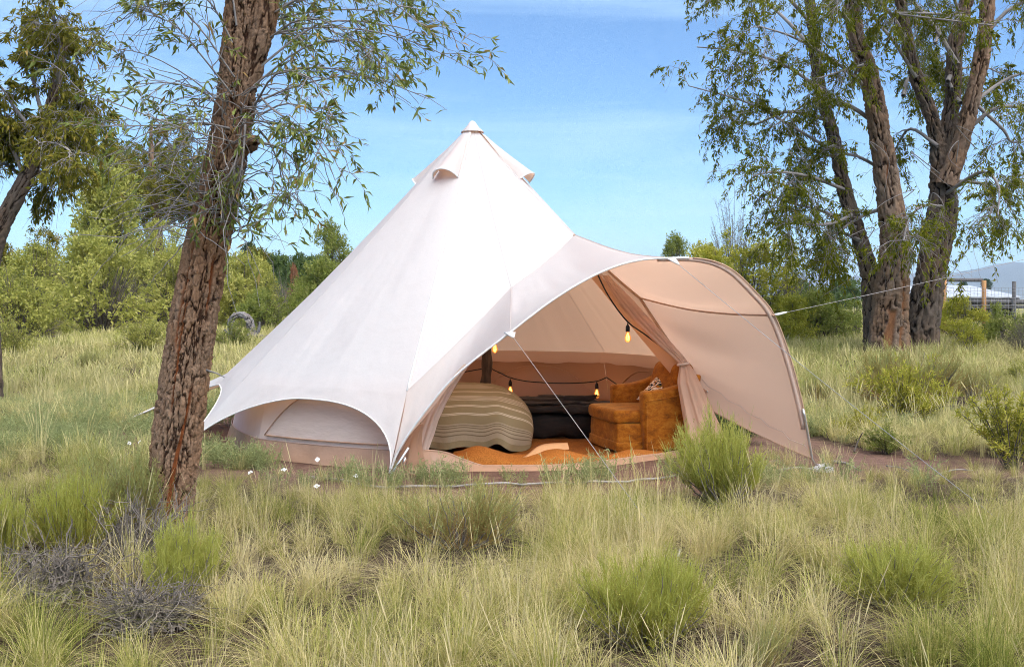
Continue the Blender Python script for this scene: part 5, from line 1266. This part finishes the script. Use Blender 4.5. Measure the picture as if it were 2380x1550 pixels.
def stalks(seed, n, H, w_):
    """a few seed stalks with slender heads"""
    rng = rs(seed); g = Geo(); th = rng.uniform(0, 2 * pi, n); ln = H * rng.uniform(0.7, 1.2, n); s = np.linspace(0, 1, 6)[None, :, None]; lv = rng.uniform(0.05, 0.35, n)[:, None, None]
    d = np.stack([np.cos(th), np.sin(th), 0 * th], -1)[:, None]
    P = ln[:, None, None] * (np.array([0, 0, 1.0]) * s + d * lv * s ** 2) + np.stack([np.cos(th), np.sin(th), 0 * th], -1)[:, None] * 0.03
    ribbons(g, P, np.array([[1, .9, .8, .7, .6, .4]]) * w_ * np.ones((n, 1)), nrm(np.stack([-np.sin(th), np.cos(th), 0 * th], -1)), tint=rng.random(n) * 0.15)
    Q_ = P[:, 4:5] + (P[:, 5:6] - P[:, 4:5]) * np.linspace(0.1, 1.3, 4)[None, :, None]
    ribbons(g, Q_, np.array([[.5, 1.8, 1.5, .3]]) * w_ * 1.1 * np.ones((n, 1)), nrm(rng.normal(size=(n, 3))), tint=rng.random(n) * 0.1)
    return g
def scatter(name, srcs, pts, rot, scl, pick, material, label):
    col = bpy.data.collections.new(name + '_sources')
    for k, g in enumerate(srcs):
        me = g.mesh('%s_tuft_%02d' % (name, k)); me.materials.append(material)
        col.objects.link(bpy.data.objects.new('%s_tuft_%02d' % (name, k), me))
    me = bpy.data.meshes.new(name); me.vertices.add(len(pts)); me.vertices.foreach_set('co', np.asarray(pts, np.float32).ravel())
    me.attributes.new('rz', 'FLOAT', 'POINT').data.foreach_set('value', np.asarray(rot, np.float32))
    me.attributes.new('sc', 'FLOAT_VECTOR', 'POINT').data.foreach_set('vector', np.asarray(scl, np.float32).ravel())
    me.attributes.new('pk', 'INT', 'POINT').data.foreach_set('value', np.asarray(pick, np.int32))
    me.materials.append(material)
    o = bpy.data.objects.new(name, me); COL.objects.link(o); o['kind'] = 'stuff'; o['label'] = label
    ng = bpy.data.node_groups.new(name, 'GeometryNodeTree')
    ng.interface.new_socket('Geometry', in_out='INPUT', socket_type='NodeSocketGeometry'); ng.interface.new_socket('Geometry', in_out='OUTPUT', socket_type='NodeSocketGeometry')
    N_ = ng.nodes.new; gi = N_('NodeGroupInput'); go = N_('NodeGroupOutput'); ip = N_('GeometryNodeInstanceOnPoints'); ci = N_('GeometryNodeCollectionInfo')
    ci.inputs['Collection'].default_value = col; ci.inputs['Separate Children'].default_value = True; ci.inputs['Reset Children'].default_value = True
    def at(nm, ty):
        a = N_('GeometryNodeInputNamedAttribute'); a.data_type = ty; a.inputs['Name'].default_value = nm; return a.outputs['Attribute']
    cx = N_('ShaderNodeCombineXYZ'); L_ = ng.links.new
    L_(at('rz', 'FLOAT'), cx.inputs['Z'])
    L_(gi.outputs[0], ip.inputs['Points']); L_(ci.outputs[0], ip.inputs['Instance']); ip.inputs['Pick Instance'].default_value = True
    L_(at('pk', 'INT'), ip.inputs['Instance Index'])
    L_(cx.outputs[0], ip.inputs['Rotation']); L_(at('sc', 'FLOAT_VECTOR'), ip.inputs['Scale'])
    L_(ip.outputs[0], go.inputs[0])
    md = o.modifiers.new('scatter', 'NODES'); md.node_group = ng
    return o
def bare(x, y):
    """1 where grass may grow"""
    d = np.hypot(x - TC[0], y - TC[1]); k = sst(2.95, 3.25, d)
    for sx, sy, sr in SHRUBS: k = k * (0.12 + 0.88 * sst(0.75, 1.15, np.hypot(x - sx, (y - sy + 0.25 * sr) * 0.8) / sr))
    return k * (1 - 0.93 * dirt_mask(x, y))
def field(seed, n, y0, y1, spread, clump=0.6, scale=1.0, margin=1.5):
    """points on the ground between two distances, clumped, thinned on bare soil"""
    rng = rs(seed); y = np.sqrt(rng.uniform(y0 ** 2, y1 ** 2, n)); x = rng.uniform(-1, 1, n) * (spread * y + margin)
    p = np.stack([x, y, 0 * x], -1)
    k = bare(x, y) * (1 - clump + clump * sst(-0.25, 0.25, fbm(p * scale, seed, 3)))
    s = rng.random(n) < k; x, y = x[s], y[s]
    return np.stack([x, y, terr(x, y)], -1), rng
SPR = 0.56
# bunch grass of the foreground
src = [tuft(500 + k, 120, 0.36 + 0.05 * (k % 3), 0.055, [0.65, 0.45, 0.95, 0.55, 0.8, 0.5][k], 0.0014) for k in range(6)] + [stalks(520, 12, 0.5, 0.0012), stalks(521, 8, 0.56, 0.0012)]
p, rng = field(1, 3700, 3.0, 9.4, SPR, 0.68, 1.6)
n = len(p); sc = rng.uniform(0.5, 1.0, n) * (1 - 0.36 * sst(6.2, 8.4, p[:, 1])); pk = np.where(rng.random(n) < 0.83, rng.integers(0, 6, n), rng.integers(6, 8, n))
scatter('bunch_grass', src, p, rng.uniform(0, 6.28, n), np.stack([sc * 1.1, sc * 1.1, sc * rng.uniform(0.75, 1.1, n)], -1), pk, M['grass'], 'yellow green bunch grass filling the foreground')
# dry litter lying under it
srcl = [tuft(540 + k, 60, 0.20, 0.10, 2.2, 0.0016, droop=0.42) for k in range(4)]
p, rng = field(2, 1500, 3.0, 11.0, SPR, 0.2, 1.5); n = len(p); sc = rng.uniform(0.6, 1.3, n)
scatter('dry_litter', srcl, p, rng.uniform(0, 6.28, n), np.stack([sc, sc, sc * 0.8], -1), rng.integers(0, 4, n), M['litter'], 'dead straw and litter lying between the grass clumps')
# mid distance and meadow
srcm = [tuft(560 + k, 90, 0.34, 0.08, 0.5, 0.0026) for k in range(5)] + [stalks(566, 14, 0.5, 0.0024)]
p, rng = field(3, 5200, 9.0, 17.5, SPR, 0.6, 0.7, 2.0); n = len(p); sc = rng.uniform(0.55, 1.05, n)
scatter('meadow_grass', srcm, p, rng.uniform(0, 6.28, n), np.stack([sc * 1.2, sc * 1.2, sc], -1), rng.integers(0, 6, n), M['grass_far'], 'pale meadow grass around the tent')
srcf = [tuft(580 + k, 70, 0.42, 0.22, 0.45, 0.0055) for k in range(4)]
p, rng = field(4, 13000, 16.5, 60.0, SPR, 0.25, 0.4, 3.0); n = len(p); sc = rng.uniform(0.6, 1.15, n)
scatter('far_grass', srcf, p, rng.uniform(0, 6.28, n), np.stack([sc * 1.5, sc * 1.5, sc * 0.95], -1), rng.integers(0, 4, n), M['grass_far'], 'pale yellow green meadow running back to the bushes')
# soft green herbs on the left and round the tent foot
def herb(seed, n):
    rng = rs(seed); g = Geo(); th = rng.uniform(0, 6.28, n); s = np.linspace(0, 1, 4)[None, :, None]; H = 0.16 * rng.uniform(0.6, 1.1, n)[:, None, None]
    d = np.stack([np.cos(th), np.sin(th), 0 * th], -1)[:, None]; st = np.stack([np.cos(th), np.sin(th), 0 * th], -1)[:, None] * 0.07 * rng.random((n, 1, 1))
    P = st + H * (np.array([0, 0, 1.0]) * s + d * 0.4 * s ** 1.6); ribbons(g, P, np.array([[1, .8, .6, .3]]) * 0.0016 * np.ones((n, 1)), nrm(rng.normal(size=(n, 3))), tint=0.5 + 0.3 * rng.random(n))
    m = n * 14; p, dd, _ = along_paths(rng, P, m, 0.15, 1.0); C = nrm(dd * 0.5 + rng.normal(0, 0.7, (m, 3)) + np.array([0, 0, .2])); LB = p[:, None] + C[:, None] * np.linspace(0, 1, 3)[None, :, None] * rng.uniform(0.012, 0.04, (m, 1, 1))
    ribbons(g, LB, np.array([[0.7, 1.0, 0.15]]) * 0.0019 * np.ones((m, 1)), nrm(np.cross(C, rng.normal(size=(m, 3)))), tint=0.55 + 0.45 * rng.random(m)); return g
srch = [herb(600 + k, 22) for k in range(4)]
rng = rs(61); P_ = []
for (X, y, rx, ry, n) in ((130, 985, 2.6, 2.0, 330), (300, 960, 1.8, 1.6, 150), (495, 1060, 0.4, 0.35, 40), (570, 1085, 0.4, 0.2, 16), (60, 1050, 1.2, 0.6, 90), (760, 1130, 1.1, 0.2, 10), (1150, 1128, 1.2, 0.2, 8), (1000, 1132, 0.9, 0.2, 8), (1400, 1115, 0.9, 0.2, 9), (2050, 1000, 2.0, 1.2, 80), (1850, 1130, 0.9, 0.3, 14)):
    c = G(X, y); r = rng.normal(0, 0.5, (n, 2)); P_.append(np.stack([c[0] + r[:, 0] * rx, c[1] + r[:, 1] * ry], -1))
P_ = np.concatenate(P_); ok = np.hypot(P_[:, 0] - TC[0], P_[:, 1] - TC[1]) > 2.95; P_ = P_[ok]; n = len(P_); sc = rng.uniform(0.7, 1.6, n)
scatter('green_herbs', srch, np.stack([P_[:, 0], P_[:, 1], terr(P_[:, 0], P_[:, 1])], -1), rng.uniform(0, 6.28, n), np.stack([sc] * 3, -1), rng.integers(0, 4, n), M['herb'], 'soft green feathery herbs in the bare soil round the tent')
# ------------------------------------------------------------------ small things
# rope lying on the soil in front of the tent
rp = [(720, 1113), (800, 1120), (850, 1132), (905, 1136), (960, 1136), (1060, 1134), (1160, 1131), (1260, 1129), (1360, 1128), (1450, 1124), (1520, 1117), (1600, 1108), (1700, 1100), (1800, 1097), (1895, 1094)]
P = catmull([G(*p) + np.array([0, 0, 0.012]) for p in rp], 160); P[:, 2] = terr(P[:, 0], P[:, 1]) + 0.013 + 0.02 * np.abs(vnoise(np.stack([np.arange(160) * 0.13, np.zeros(160), np.zeros(160)], -1), 3))
obj('rope', tube(P, 0.009, 6), M['cord'], label='grey white rope lying along the soil before the tent door', cat='rope')
# fluff at the awning foot
rng = rs(5); g = Geo(); c = G(1912, 1098); n = 420
d = nrm(rng.normal(size=(n, 3)) * np.array([1, 1, 0.6]) + np.array([0, 0, 0.25])); s = np.linspace(0.2, 1, 5)[None, :, None]
S = d[:, None] * s * rng.uniform(0.03, 0.075, (n, 1, 1)) * np.array([1.35, 1, 0.8]); Wb = np.cumsum(rng.normal(size=S.shape), 1) * 0.004; S = np.maximum(S + Wb, np.array([-9, -9, -0.01]))
tubes(g, S, np.full((n, 5), 0.0022), 3, rng)
f1 = obj('cotton_fluff', g, M['fluff'], label='tuft of white fluff at the foot of the right awning pole', cat='fluff', loc=(c[0], c[1], c[2] + 0.02))
# sticks on the soil
for (a, b, r, lab) in (((1935, 1075), (2000, 1100), 0.016, 'pale bent stick on the soil right of the awning foot'), ((1985, 1045), (2010, 1000), 0.010, 'dark upright stick on the soil behind the awning foot'), ((1790, 1075), (1850, 1082), 0.007, 'thin dry twig on the soil left of the awning foot'),
                       ((260, 1075), (320, 1050), 0.011, 'weathered stick lying left of the leaning trunk'), ((2060, 1085), (2130, 1110), 0.007, 'thin twig on the bare soil right of the white fluff'), ((2180, 1105), (2260, 1098), 0.008, 'long dry twig under the right guy rope')):
    A_, B_ = G(*a), G(*b)
    if 'upright' in lab: A_ = G(1985, 1052); B_ = A_ + np.array([0.10, 0.05, 0.17])
    m_ = (A_ + B_) / 2 + np.array([0.02, 0.05, 0.03])
    obj('stick', tube(catmull([A_ + [0, 0, .01], m_, B_ + [0, 0, .02]], 14), np.linspace(r, r * 0.5, 14), 6), M['twig'] if 'dark' not in lab else M['twig_dark'], label=lab, cat='stick', group='sticks on the soil')
# white flowers
fg = Geo()
for k in range(4):
    a = k / 4 * 2 * pi + 0.2; q = np.linspace(0, 1, 5); wv = np.linspace(-1, 1, 5); PT = np.zeros((5, 5, 3))
    for i, t in enumerate(q):
        rr = 0.004 + 0.032 * t; wd = 0.018 * sin(pi * min(1, t * 0.82 + 0.06)) ** 0.7
        PT[i, :, 0] = cos(a) * rr - sin(a) * wv * wd; PT[i, :, 1] = sin(a) * rr + cos(a) * wv * wd; PT[i, :, 2] = 0.012 * t ** 1.5 + 0.004 * wv ** 2 - 0.008 * t ** 4
    fg.add(PT.reshape(-1, 3), gridF(5, 5))
pet_me = fg.mesh('petals'); pet_me.materials.append(M['white'])
cen_me = lathe([(0.0005, 0.012), (0.004, 0.010), (0.005, 0.004), (0.001, 0.0)], 8).mesh('centre'); cen_me.materials.append(M['yellow'])
stem_me = tube(np.array([(0, 0, 0), (0.004, 0.003, -0.08), (-0.005, 0.006, -0.20)]), 0.0016, 5).mesh('stem'); stem_me.materials.append(M['stem_green'])
for X, y, lab in ((582, 1098, 'white flower nearest the base of the leaning trunk'), (660, 1092, 'white flower under the left end of the screened wall'), (738, 1068, 'white flower against the tan ground sheet'), (828, 1106, 'white flower just left of the front awning leg'),
                  (736, 1130, 'lowest white flower, in grass below the ground sheet'), (325, 1027, 'white flower on the soil left of the leaning trunk'), (300, 1030, 'small white flower farthest left of the leaning trunk')):
    b = G(X, y + 30); hgt = 30 / FPX * b[1]
    e = empty('white_flower', (b[0], b[1], b[2] + hgt), lab, 'flower', 'white flowers', rot=(radians(random.Random(X).uniform(25, 60)), 0, radians(random.Random(y).uniform(-50, 50))), scale=(0.62,) * 3)
    obj('petals', pet_me, None, e); obj('centre', cen_me, None, e); obj('stem', stem_me, None, e)
# driftwood ring and stumps
b = G(560, 800); 
dw = empty('driftwood', tuple(b), 'weathered grey driftwood curled into a ring behind the leaning trunk', 'driftwood'); D_ = b[1]
def dq(X, y, dd=0): return W(X, y, D_ + dd) - b
g, _ = bark_trunk([dq(540, 795), dq(535, 762), dq(541, 738), dq(560, 731), dq(577, 742), dq(585, 768), dq(582, 798)], [0.06, 0.05, 0.05, 0.06, 0.075, 0.09, 0.13], 120, 32, 0.04, 0.035, 44)
obj('ring', g, M['drift'], dw)
for k, pts in enumerate([[(582, 795), (600, 770), (604, 748)], [(545, 795), (530, 780), (522, 765)], [(550, 798), (575, 792), (612, 778)], [(560, 800), (555, 780), (552, 762)], [(590, 800), (610, 785), (625, 780)]]):
    obj('root', tube(catmull([dq(x, y, rs(k).normal(0, .3)) for x, y in pts], 14), np.linspace(0.08, 0.02, 14), 7), M['grey_wood'], dw)
b2 = G(372, 770)
obj('stump', tube(catmull([W(375, 772, b2[1]) - b2, W(373, 750, b2[1]) - b2, W(366, 735, b2[1]) - b2, W(363, 716, b2[1]) - b2], 20), np.linspace(0.11, 0.03, 20), 9), M['dark_wood'], label='dark broken stump left of the leaning trunk', cat='stump', loc=tuple(b2))

# shed, fence
D_ = 44.0
def S_(X, y, dd=0): return W(X, y, D_ + dd)
zg = float(terr(18.0, D_))
sh = empty('shed', (19.8, D_ + 2, zg), 'low open shed with a pale metal roof on the right', 'shed'); so = np.array(sh.location)
xL, xR = S_(2140, 0)[0] - so[0], S_(2368, 0)[0] - so[0]
zt, ze = S_(0, 663, 4)[2] - so[2], S_(0, 689)[2] - so[2]
nsh = 9
for k in range(nsh):
    x0, x1 = xL + (xR - xL) * k / nsh, xL + (xR - xL) * (k + 1) / nsh - 0.02; wv = 0.02 * math.sin(k * 2.3)
    g = Geo(); V = [(x0, -2.2, ze + wv), (x1, -2.2, ze - wv), (x1, 2.6, zt + wv), (x0, 2.6, zt)]; V += [(a, b_, c - 0.05) for a, b_, c in V]
    g.add(V, [np.array([[0, 1, 2, 3], [7, 6, 5, 4], [0, 4, 5, 1], [1, 5, 6, 2], [2, 6, 7, 3], [3, 7, 4, 0]])]); obj('roof_sheet', g, M['roof_metal'], sh, smooth=False)
obj('back_wall', rbox((xL, 2.2, 0), (xR, 2.35, zt - 0.08), 0.01, 1), M['shed_dark'], sh)
obj('side_wall', rbox((xL, -1.9, 0), (xL + 0.12, 2.2, ze - 0.02), 0.01, 1), M['shed_dark'], sh); obj('side_wall', rbox((xR - 0.2, -1.9, 0), (xR - 0.08, 2.2, ze - 0.02), 0.01, 1), M['shed_dark'], sh)
for k in range(5):
    x = xL + 0.1 + (xR - xL - 0.3) * k / 4; obj('post', tube(np.array([(x, -2.0, 0), (x, -2.0, ze - 0.05)]), 0.09, 8), M['grey_wood'], sh)
obj('beam', tube(np.array([(xL, -2.0, ze - 0.12), (xR, -2.0, ze - 0.12)]), 0.08, 8), M['grey_wood'], sh)
D_ = 30.0
fe = empty('fence', tuple(np.r_[S_(2290, 0)[:2], float(terr(S_(2290, 0)[0], D_))]), 'log rail and wire mesh fence with round posts before the shed', 'fence'); fo = np.array(fe.location)
for X, y0, m_, r_ in ((2287, 652, 'post_wood', 0.062), (2357, 654, 'grey_wood', 0.055), (2194, 645, 'post_wood', 0.07), (2440, 652, 'post_wood', 0.07)):
    t_ = S_(X, y0) - fo; obj('post', tube(np.array([(t_[0], 0, -0.1), (t_[0], 0, t_[2])]), r_, 12), M[m_], fe)
def rail(Xa, ya, Xb, yb, r_, m_): obj('rail', tube(interp(np.array([S_(Xa, ya, .1) - fo, S_(Xb, yb, .1) - fo]), np.linspace(0, 1, 12)), r_, 9), M[m_], fe)
rail(2188, 651, 2284, 651, 0.055, 'grey_wood'); rail(2255, 701, 2450, 703, 0.07, 'grey_wood'); rail(2245, 712, 2450, 714, 0.05, 'grey_wood'); rail(2100, 705, 2255, 703, 0.06, 'grey_wood')
g = Geo(); wires = []
for k in range(9):
    y = 668 + k * 8; wires.append(interp(np.array([S_(2196, y, -.08) - fo, S_(2445, y + 1, -.08) - fo]), np.linspace(0, 1, 4)))
for X in range(2200, 2446, 8): wires.append(interp(np.array([S_(X, 668, -.08) - fo, S_(X, 733, -.08) - fo]), np.linspace(0, 1, 4)))
tubes(g, np.array(wires), np.full((len(wires), 4), 0.004), 4); obj('wire_mesh', g, M['cord_grey'], fe, kind='stuff')
tpz = W(1881, 652, 31); obj('fence_stake', tube(np.array([(0, 0, -0.2), (0, 0, tpz[2] - float(terr(tpz[0], 31)))]), 0.018, 6), M['twig_dark'], label='thin dark metal stake standing left of the trunks', cat='stake', loc=(tpz[0], 31, float(terr(tpz[0], 31))))
# ------------------------------------------------------------------ haze
def haze():
    bm = bmesh.new(); bmesh.ops.create_cube(bm, size=1)
    for v in bm.verts: v.co = (v.co.x * 12400, 2000 + v.co.y * 9000, -6 + (v.co.z + 0.5) * 226)
    me = bpy.data.meshes.new('haze'); bm.to_mesh(me); bm.free()
    m = bpy.data.materials.new('haze'); m.use_nodes = True; t = m.node_tree; t.nodes.clear(); a = NT(t)
    pv = a.n('ShaderNodeVolumePrincipled', {'Color': (0.62, 0.80, 1.0, 1), 'Density': 0.00019, 'Anisotropy': 0.0})
    t.nodes.new('ShaderNodeOutputMaterial'); t.links.new(pv.outputs[0], t.nodes['Material Output'].inputs['Volume'])
    obj('haze', me, m, kind='stuff')
HAZE = True
if HAZE: haze()
